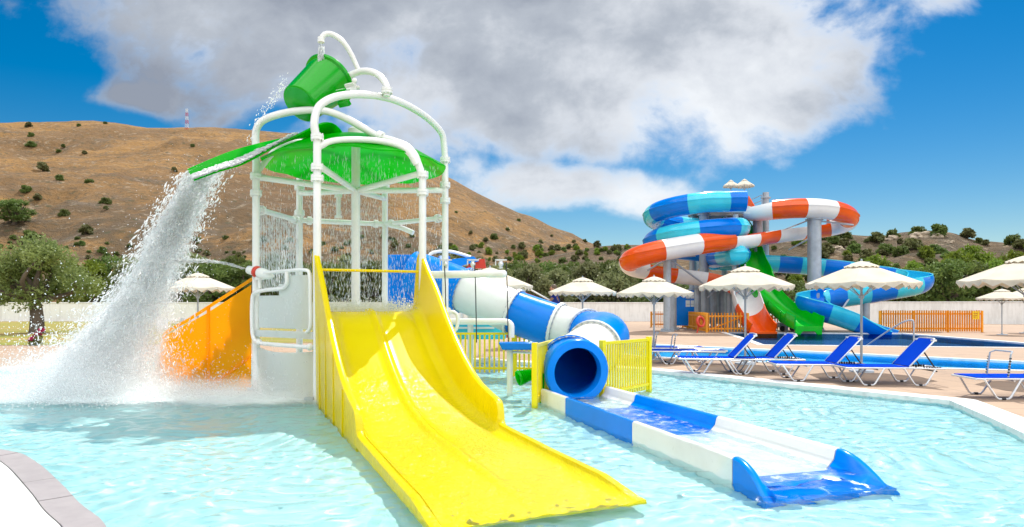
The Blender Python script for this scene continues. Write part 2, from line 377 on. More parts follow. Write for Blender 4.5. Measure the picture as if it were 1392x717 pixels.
# stone band and white floor of the island in the left foreground
fc=[tuple(q[:2]) for q in catmull([(a,b,0) for a,b in CURVE],5)]
fo=[]
for i,(x,y) in enumerate(fc):
    a=Vector(fc[max(i-1,0)]); b=Vector(fc[min(i+1,len(fc)-1)]); tt=(b-a).normalized(); fo.append((Vector((x,y)),Vector((-tt.y,tt.x))))
sg=-1 if (fo[10][1].dot(Vector((-1,-1)))<0) else 1
def band(d0,d1,z0,z1,i0,i1):
    A=[q+nn*sg*d0 for q,nn in fo[i0:i1+1]]; B=[q+nn*sg*d1 for q,nn in fo[i0:i1+1]]; mb=MB()
    rings=[[Vector((a.x,a.y,z0)),Vector((a.x,a.y,z1-.012)),Vector((a.x-(a.x-b.x)*.03,a.y-(a.y-b.y)*.03,z1)),Vector((b.x,b.y,z1)),Vector((b.x,b.y,z0))] for a,b in zip(A,B)]
    return mb.loft(rings,caps=True)
fine=[]
for (q0,n0_),(q1,n1_) in zip(fo,fo[1:]):
    for k in range(12): fine.append((q0.lerp(q1,k/12),n0_.lerp(n1_,k/12).normalized()))
acc=0; runs=[]; st0=0
for k in range(1,len(fine)):
    acc+=(fine[k][0]-fine[k-1][0]).length
    if acc>.72: runs.append((st0,k)); st0=k; acc=0
fo_keep=fo; fo=fine; mb=MB()
for j,(a,b) in enumerate(runs):
    s2=band(-.02,.21,-.1,.046+.002*((j*7)%3),a,max(a+1,b-(1 if (fine[b][0]-fine[b-1][0]).length<.02 else 0))); mb.add(s2.v,s2.f)
fo=fo_keep
gr=band(-.012,.22,-.1,.034,0,len(fo)-1); og=gr.build('stone_grout',M_DARK,sharp=25); tag(og,kind='structure')
o=mb.build('stone_coping',M_GREYST,sharp=25); tag(o,kind='structure')
mb=MB(); A=[q+nn*sg*.215 for q,nn in fo]; mb.add([(a.x,a.y,.04) for a in A]+[(-16,2,.04),(-2,1,.04)],[tuple(range(len(A)+2))]); o=mb.build('white_terrace',M_WFLOOR); tag(o,kind='structure')

# ---------------------------------------------------------------- water
def sheet(name,loop,z,mat,step=None):
    bm=holed(loop,[],z); o=bmobj(name,bm,mat); tag(o,kind='structure'); return o
def inside(x,y,loop):
    c=False; n=len(loop)
    for i in range(n):
        x1,y1=loop[i]; x2,y2=loop[(i+1)%n]
        if (y1>y)!=(y2>y) and x<(x2-x1)*(y-y1)/(y2-y1)+x1: c=not c
    return c
def wave_sheet(name,loop,z,mat,cell):
    """pool surface as real ripples: crossing wave trains plus fine turbulence"""
    xs=[p[0] for p in loop]; ys=[p[1] for p in loop]; x0,x1,y0,y1=max(-13.5,min(xs)-.1),max(xs)+.1,min(ys)-.1,max(ys)+.1
    nx=int((x1-x0)/cell)+2; ny=int((y1-y0)/cell)+2; X,Y=np.meshgrid(x0+cell*np.arange(nx),y0+cell*np.arange(ny)); g=np.random.default_rng(12)
    Z=np.zeros_like(X); wx=np.zeros_like(X); wy=np.zeros_like(X)
    for k in range(6):   # slow warp so that the trains never line up
        a=g.uniform(0,2*PI); l=g.uniform(1.2,3.5); wx+=.10*np.sin(2*PI*(X*math.cos(a)+Y*math.sin(a))/l+g.uniform(0,6)); wy+=.10*np.sin(2*PI*(X*math.sin(a)-Y*math.cos(a))/l+g.uniform(0,6))
    for k in range(46):
        a=g.normal()*.9+PI*.5+(PI if g.random()<.3 else 0); l=.085*2**(g.random()*2.3); amp=WAVE*l**1.15; ph=g.uniform(0,6.28)
        Z+=amp*np.sin(2*PI*((X+wx)*math.cos(a)+(Y+wy)*math.sin(a))/l+ph)*(.75+.25*np.sin(X*.7+Y*.5+k))
    sx_=(X+2.412)*.39-(Y-11.364)*.921; rx_=(X+2.412)*.921+(Y-11.364)*.39; film=np.clip((sx_-3.0)/.4,0,1)*np.clip((7.2-sx_)/.6,0,1)*np.clip((1.15-np.abs(rx_))/.2,0,1); fine=np.zeros_like(X)
    for k in range(24):
        a=g.normal()*1.2+PI*.5; l=.07*2**(g.random()*1.2); fine+=.0045*l/.1*np.sin(2*PI*((X+wx*.5)*math.cos(a)+(Y+wy*.5)*math.sin(a))/l+g.uniform(0,6))*.4
    Z=Z*(1-.75*film)+fine*film*.5
    coarse=8; m_=np.zeros((ny,nx),bool); lg=loop
    for j in range(0,ny,coarse):
        for i in range(0,nx,coarse):
            if any(inside(x0+cell*(i+a*coarse),y0+cell*(j+b*coarse),lg) for a in (-.6,.5,1.6) for b in (-.6,.5,1.6)): m_[j:j+coarse,i:i+coarse]=True
    V=np.stack([X,Y,z+Z],-1).reshape(-1,3); J,I=np.nonzero(m_[:-1,:-1]); a=J*nx+I; Q=np.stack([a,a+1,a+nx+1,a+nx],1); us=np.unique(Q); re=np.full(nx*ny,-1); re[us]=np.arange(len(us)); Q=re[Q]; V=V[us]; n=len(Q)
    me=bpy.data.meshes.new(name); me.vertices.add(len(V)); me.vertices.foreach_set('co',V.astype(np.float32).ravel()); me.loops.add(4*n); me.loops.foreach_set('vertex_index',Q.astype(np.int32).ravel()); me.polygons.add(n); me.polygons.foreach_set('loop_start',np.arange(0,4*n,4,dtype=np.int32)); me.update(calc_edges=True); me.polygons.foreach_set('use_smooth',[True]*n); me.materials.append(mat)
    o=bpy.data.objects.new(name,me); COL.objects.link(o); tag(o,kind='structure'); return o
m,t=newmat('clear_pool_water')
gl=t.node('ShaderNodeBsdfGlossy'); gl.inputs['Roughness'].default_value=.03; gl.inputs[0].default_value=(.75,.75,.75,1)
rf=t.node('ShaderNodeBsdfRefraction'); rf.inputs['IOR'].default_value=1.33; rf.inputs['Roughness'].default_value=0; rf.inputs[0].default_value=(.93,.985,.985,1)
fr=t.node('ShaderNodeFresnel'); fr.inputs[0].default_value=1.33; t.out(t.mixsh(fr.outputs[0],rf.outputs[0],gl.outputs[0])); M_POOLW=m
WATER=wave_sheet('pool_water',POOLPTS,WZ,M_POOLW,.045)
WATER.cycles.is_caustics_caster=True; sl.cycles.is_caustics_light=True
sheet('lap_pool_water',grow(LAP,-.005),-.05,watermat('lap_pool_water_mat',(.8,.97,.99,1),4,.35,.02,(.05,.55,.95,1)))
sheet('landing_pool_water',grow(LAND,-.005),-.05,watermat('landing_pool_water_mat',(.6,.85,.97,1),3.0,.5,.03,(.05,.20,.42,1)))

# ---------------------------------------------------------------- land, hills, lawn
m,t=newmat('dry_grass_land'); p=t.pos(); n1=t.noise(p,.06,7,.6); n2=t.noise(p,1.2,5,.6); n3=t.noise(p,14,3)
c1=t.mix(t.step(n1,.35,.65),(.34,.21,.075,1),(.22,.15,.06,1)); t.out(t.bsdf(t.mix(t.m('MULTIPLY',t.step(n2,.45,.7),.6),c1,t.mix(n3,(.12,.10,.04,1),(.20,.15,.07,1))),.95,t.bump(n3,.4,.1))); M_LAND=m
bm=holed([(-1500,-600),(1500,-600),(1500,1500),(-1500,1500)],[[(DX0,DY0),(DX1,DY0),(DX1,DY1),(DX0,DY1)]],-.02); o=bmobj('ground',bm,M_LAND); tag(o,kind='structure')
m,t=newmat('lawn_turf'); p=t.pos(); n1=t.noise(p,.25,6,.6); n2=t.noise(p,9,4,.7); n3=t.noise(t.mapping(p,(.25,1,1)),.55,5,.6)
c1=t.mix(t.step(n3,.42,.62),(.26,.25,.03,1),(.40,.26,.08,1)); c1=t.mix(t.m('MULTIPLY',n2,.5),c1,(.12,.14,.02,1)); t.out(t.bsdf(t.mix(t.m('MULTIPLY',t.step(n1,.5,.7),.6),c1,(.15,.20,.03,1)),.9,t.bump(n2,.6,.05))); M_LAWN=m
LAWN=[(-60,24.6),(-19.5,25.4),(-12,26.2),(-5,28),(0,33),(2.5,45),(3,62.6),(-60,62.6)]
bm=holed(LAWN,[],.012); bmesh.ops.subdivide_edges(bm,edges=bm.edges,cuts=2); o=bmobj('lawn',bm,M_LAWN); tag(o,kind='structure')
def hillmat(name,warm,rock):
    m,t=newmat(name); p=t.pos(); n1=t.noise(p,.016,8,.62,.3); n2=t.noise(p,.12,7,.65); n3=t.noise(p,.9,5,.7); sx=t.node('ShaderNodeSeparateXYZ'); t.L.new(p,sx.inputs[0])
    st=t.noise(t.mapping(p,(.02,.02,.25)),1.0,5,.6,.6)
    c1=t.mix(t.step(n1,.42,.58),warm[0],warm[1]); c1=t.mix(t.m('MULTIPLY',t.step(st,.47,.64),.42),c1,warm[2]); lo=t.m('SUBTRACT',1.0,t.step(sx.outputs[2],14,38)); c1=t.mix(t.m('MULTIPLY',t.m('MULTIPLY',lo,t.step(n2,.35,.55)),.85),c1,(.10,.066,.03,1)); c1=t.mix(t.m('MULTIPLY',t.step(n2,.53,.66),rock),c1,(.17,.135,.10,1))
    c1=t.mix(t.m('MULTIPLY',t.step(n3,.50,.66),.75),c1,(.10,.08,.045,1)); n4=t.noise(p,.35,6,.7); c1=t.mix(t.m('MULTIPLY',t.step(n4,.55,.66),.6),c1,(.42,.33,.22,1))
    vo=t.node('ShaderNodeTexVoronoi'); t.L.new(p,vo.inputs[0]); vo.inputs['Scale'].default_value=.42; spk=t.m('MULTIPLY',t.m('LESS_THAN',vo.outputs['Distance'],.24),t.step(n2,.42,.58))
    c1=t.mix(t.m('MULTIPLY',spk,.7),c1,(.07,.075,.03,1))
    t.out(t.bsdf(c1,.95,t.bump(t.m('ADD',n2,t.m('MULTIPLY',n3,.5)),1.0,3.0))); return m
CREST=[(-900,210),(-500,170),(-200,152),(0,165),(100,165),(150,167),(200,173),(250,172),(340,176),(390,180),(450,187),(520,203),(570,222),(614,243),(640,257),(700,288),(760,313),(800,330),(850,347),(930,368),(1050,390),(1200,408)]
CREST2=[(300,412),(500,400),(640,374),(720,352),(790,338),(825,334),(860,332),(905,331),(1000,329),(1080,325),(1110,321),(1150,318),(1200,320),(1232,314),(1292,314),(1312,321),(1345,327),(1392,329),(1500,322),(1700,300),(2100,280)]
def fbm(x,y,s,o=5):
    return mnoise.fractal(Vector((x*s,y*s,3.1)),.9,2.1,o)
def hillz(px,s,crest,Y0,Y1,ex):
    Y=Y0+(Y1-Y0)*s; e=(415-smooth_interp(crest,px))/F; zc=e*Y1+EYE
    return Y,zc
def make_hill(name,crest,px0,px1,nx,Y0,Y1,ny,ex,amp,ns,mat,back=1.6):
    vs=[];fs=[]
    for j in range(ny):
        s=j/(ny-1)*back
        for i in range(nx):
            px=px0+(px1-px0)*i/(nx-1); Yd=Y0+(Y1-Y0)*s; e=(415-smooth_interp(crest,px))/F; zc=e*Y1+EYE
            if s<=1: z=zc*(s**ex)
            else: z=zc*(1-.55*(s-1)**1.3)
            X=(px-696)/F*Yd
            env=min(1,s*5)*min(1,abs(s-1)*6+.22)
            z+= (fbm(X,Yd,ns)*amp+fbm(X*1.0,Yd*.35,ns*3.3)*amp*.35)*env*min(1,zc/12)
            vs.append((X,Yd,z-.25))
    for j in range(ny-1):
        for i in range(nx-1): a=j*nx+i; fs.append((a,a+1,a+nx+1,a+nx))
    o=MB().add(vs,fs).build(name,mat,sharp=180); tag(o,kind='structure'); return o
M_HILL=hillmat('golden_hillside',((.37,.195,.052,1),(.225,.122,.04,1),(.14,.088,.045,1)),.5)
M_HILL2=hillmat('scrub_hillside',((.23,.135,.055,1),(.16,.105,.05,1),(.12,.085,.04,1)),.6)
HILL=make_hill('mountain',CREST,-900,1200,230,72,330,120,1.12,5.5,.02,M_HILL)
HILL2=make_hill('hill',CREST2,300,2100,190,74,150,60,1.15,1.6,.06,M_HILL2)
from mathutils.bvhtree import BVHTree
def bvh(o): return BVHTree.FromPolygons([v.co for v in o.data.vertices],[p.vertices[:] for p in o.data.polygons])
BV1=bvh(HILL); BV2=bvh(HILL2)
def hill_hit(px,py):
    d=Vector(((px-696)/F,1,(415-py)/F)).normalized(); best=None
    for b in (BV1,BV2):
        h=b.ray_cast(Vector((0,0,EYE)),d)
        if h[0] is not None and (best is None or h[3]<best[1]): best=(h[0],h[3])
    return best[0] if best else None
def ground_z(x,y):
    z=-.02
    for b in (BV1,BV2):
        h=b.ray_cast(Vector((x,y,500)),Vector((0,0,-1)))
        if h[0] is not None: z=max(z,h[0].z)
    return z
# boundary walls
m,t=newmat('whitewashed_wall'); p=t.pos(); n1=t.noise(p,.8,6,.6); n2=t.noise(t.mapping(p,(3,3,.4)),1.5,4); t.out(t.bsdf(t.mix(t.m('MULTIPLY',t.step(t.m('MULTIPLY',t.m('ADD',n1,n2),.5),.45,.62),.6),(.82,.82,.80,1),(.62,.61,.58,1)),.8,t.bump(n1,.2,.02))); M_WALL=m
def wall(a,b,h,label):
    a=Vector(a); b=Vector(b); c=(a+b)/2; r=thing('boundary_wall',label,'wall',(c.x,c.y,0))
    MB().bar((a.x,a.y,h/2-.1),(b.x,b.y,h/2-.1),.25,h+.2,(0,0,1)).build('wall',M_WALL,r); MB().bar((a.x,a.y,h+.05),(b.x,b.y,h+.05),.34,.09).build('capping',M_WALL,r,bevel=.015)
wall((-60,63),(17.5,63,),1.72,'long whitewashed boundary wall running behind the lawn and the olive trees\' foot on the left')
wall((17.9,63.2),(46,51),1.75,'grey shaded boundary wall behind the timber fence with the yellow notice on the right')
# ================================================================= splash tower (six posts on a hexagon)
TC=Vector((-3.02,12.8,0)); TD=Vector((.39,-.92,0)).normalized(); TR=Vector((.92,.39,0)).normalized(); TS=1.8
FM=TC+TD*.866*TS; BK=TC-TD*.866*TS
P_FL=FM-TR*.9; P_FR=FM+TR*.9; P_L=TC-TR*TS; P_R=TC+TR*TS; P_BL=BK-TR*.9; P_BR=BK+TR*.9
def zat(py,p): return EYE+(415-py)*p.y/F
tower=thing('splash_tower','tall white pipe-framed splash tower with a green tipping bucket and green dish roof','splash tower',(TC.x,TC.y,0))
def flange(mb,c,axis=Vector((0,0,1)),r=.105,h=.045):
    M=axis.to_track_quat('Z','Y').to_matrix()
    mb.lathe([(.07,-h),(r,-h),(r,-.006),(r*.93,0),(r,.006),(r,h),(.07,h)],c,M,16)
    for k in range(8):
        a=2*PI*k/8; q=c+M@Vector((math.cos(a)*r*.83,math.sin(a)*r*.83,0)); mb.lathe([(.013,-h-.02),(.013,h+.02)],q,M,6)
PR=.066
def post(p,top,fl):
    mb=MB(); mb.tube([(p.x,p.y,-.3),(p.x,p.y,top)],PR,16)
    o=mb.build('post',M_WHITE,tower)
    for z in fl: f=MB(); flange(f,Vector((p.x,p.y,z))); f.build('flange',M_WHITE,o)
post(P_FL,zat(190,P_FL),[zat(187,P_FL),zat(228,P_FL),zat(243,P_FL)])
post(P_FR,zat(238,P_FR),[zat(238,P_FR),zat(262,P_FR)])
post(P_L,zat(195,P_L),[zat(240,P_L),zat(263,P_L)])
post(P_R,zat(216,P_R),[zat(218,P_R),zat(252,P_R),zat(273,P_R)])
post(P_BL,zat(243,P_BL),[zat(255,P_BL),zat(290,P_BL)])
post(P_BR,zat(243,P_BR),[zat(255,P_BR)])
def arch(a,za,b,zb,top,r=PR,name='arch',bend=.5):
    """bent pipe: up, tight elbow, long bow, elbow, down"""
    a=Vector((a.x,a.y,za)); b=Vector((b.x,b.y,zb)); pts=[a]
    n=26; h=top
    for k in range(n+1):
        f=k/n; q=a.lerp(b,f); base=za+(zb-za)*f
        e=1-abs(2*f-1)**2.6
        q.z=base+(h-base)*(e**.62); pts.append(q)
    pts.append(b); pts=resample(catmull(pts,3),.06)
    o=MB().tube(pts,r,14).build(name,M_WHITE,tower,sharp=60); return pts,o
def arch_px(p,ends,ctrl,r=PR):
    pts=resample(catmull(ctrl,8),.06); MB().tube(pts,r,14).build('arch',M_WHITE,tower,sharp=60); return pts
def along(a,b,f,z): q=a.lerp(b,f); return Vector((q.x,q.y,z))
def bow(a,b,tab):
    return [along(a,b,f,z) for f,z in tab]
# big front arch, left-front post to right post
def on_plan(p,q,px,py):
    """point above the line between two posts that lies towards (px,py)"""
    k=(px-696)/F; d=q-p; f=(k*p.y-p.x)/(d.x-k*d.y); Y_=p.y+d.y*f; return at(px,py,Y_)
def arch_pts(p,q,pl):
    pts=[Vector((p.x,p.y,zat(pl[0][1],p)))]+[on_plan(p,q,*c) for c in pl[1:-1]]+[Vector((q.x,q.y,zat(pl[-1][1],q)))]
    pts=resample(catmull(pts,8),.06); MB().tube(pts,PR,14).build('arch',M_WHITE,tower,sharp=60); return pts
A1=arch_pts(P_FL,P_R,[(427,192),(427.3,172),(428.5,158),(433,146),(444,137),(458,131.5),(475,129),(495,129),(515,131),(538,137),(560,147),(580,160),(594,173),(601.5,184),(603.5,196),(603.5,217)])
A2=arch_pts(P_L,P_FR,[(347,205),(347.3,186),(349,175),(355,166),(366,160),(384,154.5),(405,151),(430,150),(450,153),(472,162),(495,175),(515,186),(535,192),(552,199),(563,210),(568,222),(570,240)])
f=MB(); i=min(range(len(A2)),key=lambda k:abs(696+A2[k].x/A2[k].y*F-515)); flange(f,A2[i],(A2[i+2]-A2[i-2]).normalized()); f.build('flange',M_WHITE,tower)
A3=[Vector((P_FL.x,P_FL.y,zat(212,P_FL)))]+[on_plan(P_FL,P_FR,*c) for c in ((430,204),(437,198),(448,193),(464,190.5),(490,190),(515,192),(540,198),(556,208),(566,224))]
MB().tube(resample(catmull(A3,8),.06),.055,12).build('arch',M_WHITE,tower,sharp=60)
for a,b in ((P_BL,P_R),(P_L,P_BR)):
    zz=zat(243,P_BL); pts=bow(a,b,[(0,zat(243,a)),(.03,zat(243,a)+.22),(.2,4.62),(.5,4.78),(.8,4.62),(.97,zat(243,b)+.22),(1,zat(243,b))]); MB().tube(resample(catmull(pts,8),.08),.055,12).build('arch',M_WHITE,tower,sharp=60)
# centre mast, spokes, ring pipes
MB().tube([(TC.x,TC.y,-.3),(TC.x,TC.y,4.75)],.085,16).build('mast',M_WHITE,tower)
zs=zat(254,TC)
for p in (P_FL,P_FR,P_L,P_R,P_BL,P_BR):
    MB().tube([(TC.x,TC.y,zs-.08),(p.x,p.y,zs+.05)],.055,12).build('spoke',M_WHITE,tower)
def ringpipe(a,b,z,r=.055):
    o=MB().tube([(a.x,a.y,z),(b.x,b.y,z)],r,12).build('ring_pipe',M_WHITE,tower); d=(b-a).normalized()
    for q in (Vector((a.x,a.y,z))+d*.2,Vector((b.x,b.y,z))-d*.2): f=MB(); flange(f,q,d,.09,.03); f.build('flange',M_WHITE,o)
zl=zat(284,P_L); ringpipe(P_L,P_BL,zl); ringpipe(P_BL,P_BR,zl+.02); ringpipe(P_BR,P_R,zl+.02,.05)
q=P_BR.lerp(P_R,.12); MB().tube(resample(catmull([(q.x,q.y,zat(308,P_BR)),(q.x+.2,q.y-.1,zat(311,P_BR)),(q.x+.5,q.y-.2,zat(319,P_BR))],4),.05),.055,12).build('spray_nozzle',M_WHITE,tower)
q=at(460,282,13.4); MB().tube([q+Vector((0,0,.22)),q-Vector((0,0,.2))],.045,12).lathe([(.045,0),(.075,0),(.075,.06),(.045,.06)],q+Vector((0,0,.2))).lathe([(.045,0),(.07,0),(.07,.05),(.045,.05)],q-Vector((0,0,.22))).build('spray_nozzle',M_WHITE,tower)
# dish roof
zr=4.22; RR=1.72
def dish(r0,dz):
    rings=[]; n=72
    for k in range(13):
        fr=k/12; ring=[]
        for i in range(n):
            a=2*PI*i/n; lob=(.016*math.cos(a*9+.4)+.012*math.cos(a*14))*fr**5
            r_=r0*max(fr,.01)*(1+.012*math.cos(a*12)*fr**4); z=zr+.60*(1-fr**1.9)+lob*.8+dz
            ring.append(Vector((TC.x+r_*math.cos(a),TC.y+r_*math.sin(a),z)))
        rings.append(ring)
    return rings
top=dish(RR,.0); bot=dish(RR*.995,-.025)
MB().loft(top+bot[::-1]).build('dish_roof',M_GREEN,tower,sharp=60)
MB().lathe([(.001,.17),(.10,.16),(.15,.12),(.15,.04),(.19,.03),(.19,-.03)],(TC.x,TC.y,zr+.6)).build('roof_cap',M_WPLAS,tower)
# curved green chute
ax=catmull([at(456,197,12.6),at(430,186,12.4),at(394,186,12.15),at(348,197,11.85),at(300,213,11.55),at(255,231,11.35)],6); n=len(ax); rings=[]; 
for i,c in enumerate(ax):
    f=i/(n-1); tt=(ax[min(i+1,n-1)]-ax[max(i-1,0)]).normalized(); sd=Vector((tt.y,-tt.x,0)).normalized(); up=sd.cross(tt)
    if up.z<0: up=-up
    w=(.92-.40*min(1,f/.5)-.14*max(0,(f-.5)/.5))*(0.45+.55*min(1,f*4)); roll=R(-14+50*min(1,max(0,(f-.15)/.6)))
    if sd.y>0: sd=-sd
    if up.z<0: up=-up
    sd,up=sd*math.cos(roll)-up*math.sin(roll), up*math.cos(roll)+sd*math.sin(roll); ring=[]
    prof=[]
    for k in range(15):
        a=-.2+1.2*k/14; prof.append((a*w, .22*w*(a-.4)**2-.05))
    for a,b in prof: ring.append(c+sd*a+up*b)
    for a,b in prof[::-1]: ring.append(c+sd*a*1.01+up*(b-.03))
    rings.append(ring)
MB().loft(rings,caps=True).build('chute',M_GREEN,tower,sharp=60)
# tipping bucket
Bc=at(409,143,12.05); Bt=at(444,99,12.35); axis=(Bt-Bc).normalized(); axis=(axis+Vector((0,.42,0))).normalized(); L=.98; Mx=axis.to_track_quat('Z','Y').to_matrix()
Bc=at(408,142,12.0)
bucket=MB().lathe([(.001,0),(.33,0),(.355,.015),(.365,.05),(.455,L-.06),(.46,L-.05),(.46,L),(.44,L),(.43,L-.06),(.34,.06),(.001,.05)],Bc,Mx,48).build('bucket',M_BUCK,tower,sharp=30)
MB().lathe([(.455,L-.07),(.50,L-.05),(.51,L-.01),(.50,L+.012),(.44,L+.014),(.44,L-.03)],Bc,Mx,48,caps=False).build('rim',M_BUCK,bucket)
pv=at(478,124,12.1); mb=MB().box(pv,(.16,.16,.22),Mx).box(pv+Vector((-.02,-.05,.10)),(.22,.05,.05),Mx); mb.tube([pv+Vector((-.28,-.02,-.02)),pv+Vector((.14,.02,.08))],.03,10); mb.sph(pv+Vector((.07,-.08,.16)),.05); mb.build('pivot_bracket',M_WPLAS,tower)
mb=MB(); q=at(462,124,11.9); mb.box(q,(.26,.03,.07),Mx); mb.box(q+Vector((-.11,-.01,-.06)),(.03,.03,.16),Mx); mb.box(at(468,141,11.95),(.24,.1,.07),Mx); mb.build('bucket_bracket',M_BUCK,bucket)
# feed pipes above
MB().tube(resample(catmull([at(466,112,12.5),at(474,104,12.45),at(487,98,12.4),at(501,97,12.3),at(514,102,12.2),at(523,112,12.1),at(526,120,12.05),at(526,131,12.05)],6),.05),.062,14).build('feed_pipe',M_WHITE,tower)
f=MB(); flange(f,at(526,124,12.05)); f.build('flange',M_WHITE,tower)
noz=resample(catmull([at(489,100,12.4),at(484,88,12.38),at(477,73,12.35),at(467,58,12.3),at(456,49,12.3),at(446,46,12.28),at(439,49,12.25),at(436.5,57,12.25)],6),.05); MB().tube(noz,[.045+.008*(i/len(noz)) for i in range(len(noz))],14).lathe([(.05,0),(.065,.0),(.065,.09),(.05,.09)],at(436.5,58,12.25)).build('fill_nozzle',M_WHITE,tower)
# ---- stair side with amber panels, going down to the left
LW=Vector((-6.62,12.55,0)); LE=Vector((P_L.x-.09,P_L.y+.02,0)); dirp=(LE-LW); 
def lp(f,z,off=0): q=LW.lerp(LE,f); return Vector((q.x,q.y-off,z))
def panel(f0,f1,zb0,zb1,zt0,zt1,name='stair_panel'):
    poly=[(f0,zb0),(f1,zb1),(f1,zt1),(f0,zt0)]; return MB().prism(poly,lambda a,b,tt:lp(a,b,tt),0,.03).build(name,M_AMB,tower,bevel=.008)
TZ=lambda f:1.03+(2.02-1.03)*max(0,(f-.07)/.93) if f>.07 else .93+f/.07*.1
panel(0,.515,-.28,-.28,.93,TZ(.515)-.10); panel(.545,1,-.28,-.28,TZ(.545)-.10,TZ(1)-.10)
mb=MB(); mb.tube([lp(-.01,-.28),lp(-.01,.88),lp(.03,1.02),lp(.08,1.08)]+[lp(f,TZ(f)) for f in (.3,.55,.8,1.02)],.03,8); mb.tube([lp(.53,-.28,.02),lp(.53,TZ(.53),.02)],.035,8); mb.build('stair_rail',M_AMB,tower)
mb=MB(); mb.bar(lp(.35,-.22,.045),lp(1,.62,.045),.025,.05); mb.build('stair_stringer',M_AMB,tower)
for k in range(7):
    f=.12+.88*k/7; z=.0+1.36*(k/7)**1; MB().box(lp(f+.07,z,-.45),(.30,.8,.05)).build('stair_tread',M_WPLAS,tower)
q=LW+Vector((-.12,.05,0)); MB().tube([(q.x,q.y,-.3),(q.x,q.y,.76)],.055,12).build('entry_post',M_WPLAS,tower)
# platform, lower tank wall and white guard panel between the left posts
def wp(f,z,off=0):
    q=P_L.lerp(P_FL,f); n_=Vector((-TD.y*0-.82,-.57,0)).normalized(); return Vector((q.x,q.y,z))+n_*off
tank=[]
for i in range(15):
    f=.02+.96*i/14; b=.16*math.sin(PI*f); tank.append([wp(f,-.3,b),wp(f,.78-.05*math.sin(PI*f),b),wp(f,.78-.05*math.sin(PI*f),b-.06),wp(f,-.3,b-.06)])
MB().loft(tank,caps=True).build('tank_wall',M_TANK,tower)
hexa=[P_FL,P_FR,P_R,P_BR,P_BL,P_L]
mb=MB(); hx_=[TC+(p-TC)*.80+TR*.25 for p in hexa]; mb.add([Vector((p.x,p.y,1.0)) for p in hx_]+[Vector((p.x,p.y,.93)) for p in hx_],[tuple(range(6)),tuple(range(6,12))]+[(i,(i+1)%6,6+(i+1)%6,6+i) for i in range(6)]); mb.build('platform',M_WPLAS,tower)
mb=MB(); mb.add([Vector((p.x,p.y,0))*.12+TC*.88+Vector((0,0,1.0)) for p in hexa],[tuple(range(6))])
poly=[(.08,1.14),(.93,1.14),(.93,2.06),(.55,2.06),(.55,1.92),(.42,1.92),(.42,1.72),(.08,1.72)]; MB().prism(poly,lambda a,b,tt:wp(a,b,tt),0,.03).build('guard_panel',M_TANK,tower,bevel=.01)
mb=MB(); mb.box(wp(.5,1.08,.0),(1,1,1)) if False else None
MB().prism([(.03,.98),(.97,.98),(.97,1.10),(.03,1.10)],lambda a,b,tt:wp(a,b,tt),.0,.05).build('platform_edge',M_TANK,tower)
lo=[wp(.06,2.12,.06),wp(.55,2.14,.06),wp(.86,2.14,.06),wp(.94,2.05,.06),wp(.95,1.6,.06),wp(.95,1.2,.06),wp(.9,1.1,.06)]
MB().tube(resample(catmull(lo,6),.05),.032,10).build('hand_rail',M_WHITE,tower)
lo=[wp(.60,2.12,.08),wp(.60,1.92,.08),wp(.52,1.84,.08),wp(.3,1.82,.09),wp(.1,1.78,.1),wp(.04,1.68,.1),wp(.03,1.3,.1),wp(.05,.98,.1),wp(.14,.88,.1),wp(.4,.86,.1),wp(.96,.85,.08)]
MB().tube(resample(catmull(lo,6),.05),.036,10).build('hand_rail',M_WHITE,tower)
for q in (wp(.15,.88,.1),wp(.96,.85,.08)): MB().sph(q,.06).build('rail_clamp',M_WPLAS,tower)
for q in (wp(.99,.0,.12),wp(.03,.02,.1)): MB().box(q,(.14,.1,.05)).build('post_clamp',M_STEEL,tower)
# guard panels on the back sides of the platform
for a,b in ():
    MB().bar((a.x,a.y,1.45),(b.x,b.y,1.45),.03,.75).build('guard_panel',M_TANK,tower)
# water cannon on the corner
cc=at(353,371,11.95); dc=(at(375,377,11.75)-at(331,365,12.1)).normalized(); Mc=dc.to_track_quat('Z','Y').to_matrix()
cannon=thing('water_cannon','white water cannon with a red band above the top of the amber stair panel','water cannon',cc)
MB().lathe([(.001,-.05),(.07,-.045),(.095,.0),(.10,.08),(.085,.20),(.05,.30),(.02,.345),(.001,.35)],cc,Mc,20).build('barrel',M_WPLAS,cannon)
MB().lathe([(.075,-.13),(.105,-.10),(.11,-.05),(.095,-.03)],cc,Mc,20).build('band',M_RED,cannon)
MB().lathe([(.001,-.31),(.05,-.31),(.075,-.28),(.08,-.2),(.075,-.12),(.07,-.1)],cc,Mc,20).build('muzzle',M_WPLAS,cannon)
MB().tube([cc,cc-Vector((0,0,.28))],.03,10).box(cc-Vector((0,0,.1)),(.14,.06,.06)).build('mount',M_WPLAS,cannon)

# ================================================================= yellow double slide
m,t=newmat('yellow_wet_gelcoat'); p=t.pos(); sx=t.node('ShaderNodeSeparateXYZ'); t.L.new(p,sx.inputs[0]); wet=t.m('SUBTRACT',1.0,t.step(sx.outputs[2],.0,.75)); rp=t.noise(p,8,4,.6,.9); r2=t.noise(p,22,3,.6,.6); n1=t.noise(p,1.3,5,.6)
bn=t.node('ShaderNodeBump'); t.put(bn.inputs['Height'],t.m('ADD',rp,t.m('MULTIPLY',r2,.4))); t.put(bn.inputs['Strength'],t.m('ADD',.03,t.m('MULTIPLY',wet,1.1))); bn.inputs['Distance'].default_value=.025
yc=t.mix(t.step(n1,.35,.75),(.92,.77,.0,1),(.87,.71,.0,1)); sh=t.bsdf(yc,t.m('SUBTRACT',.26,t.m('MULTIPLY',wet,.18)),bn.outputs[0],.15,0,.45); tr=t.node('ShaderNodeBsdfTranslucent'); t.L.new(yc,tr.inputs[0]); t.out(t.mixsh(.3,sh,tr.outputs[0])); M_YELW=m
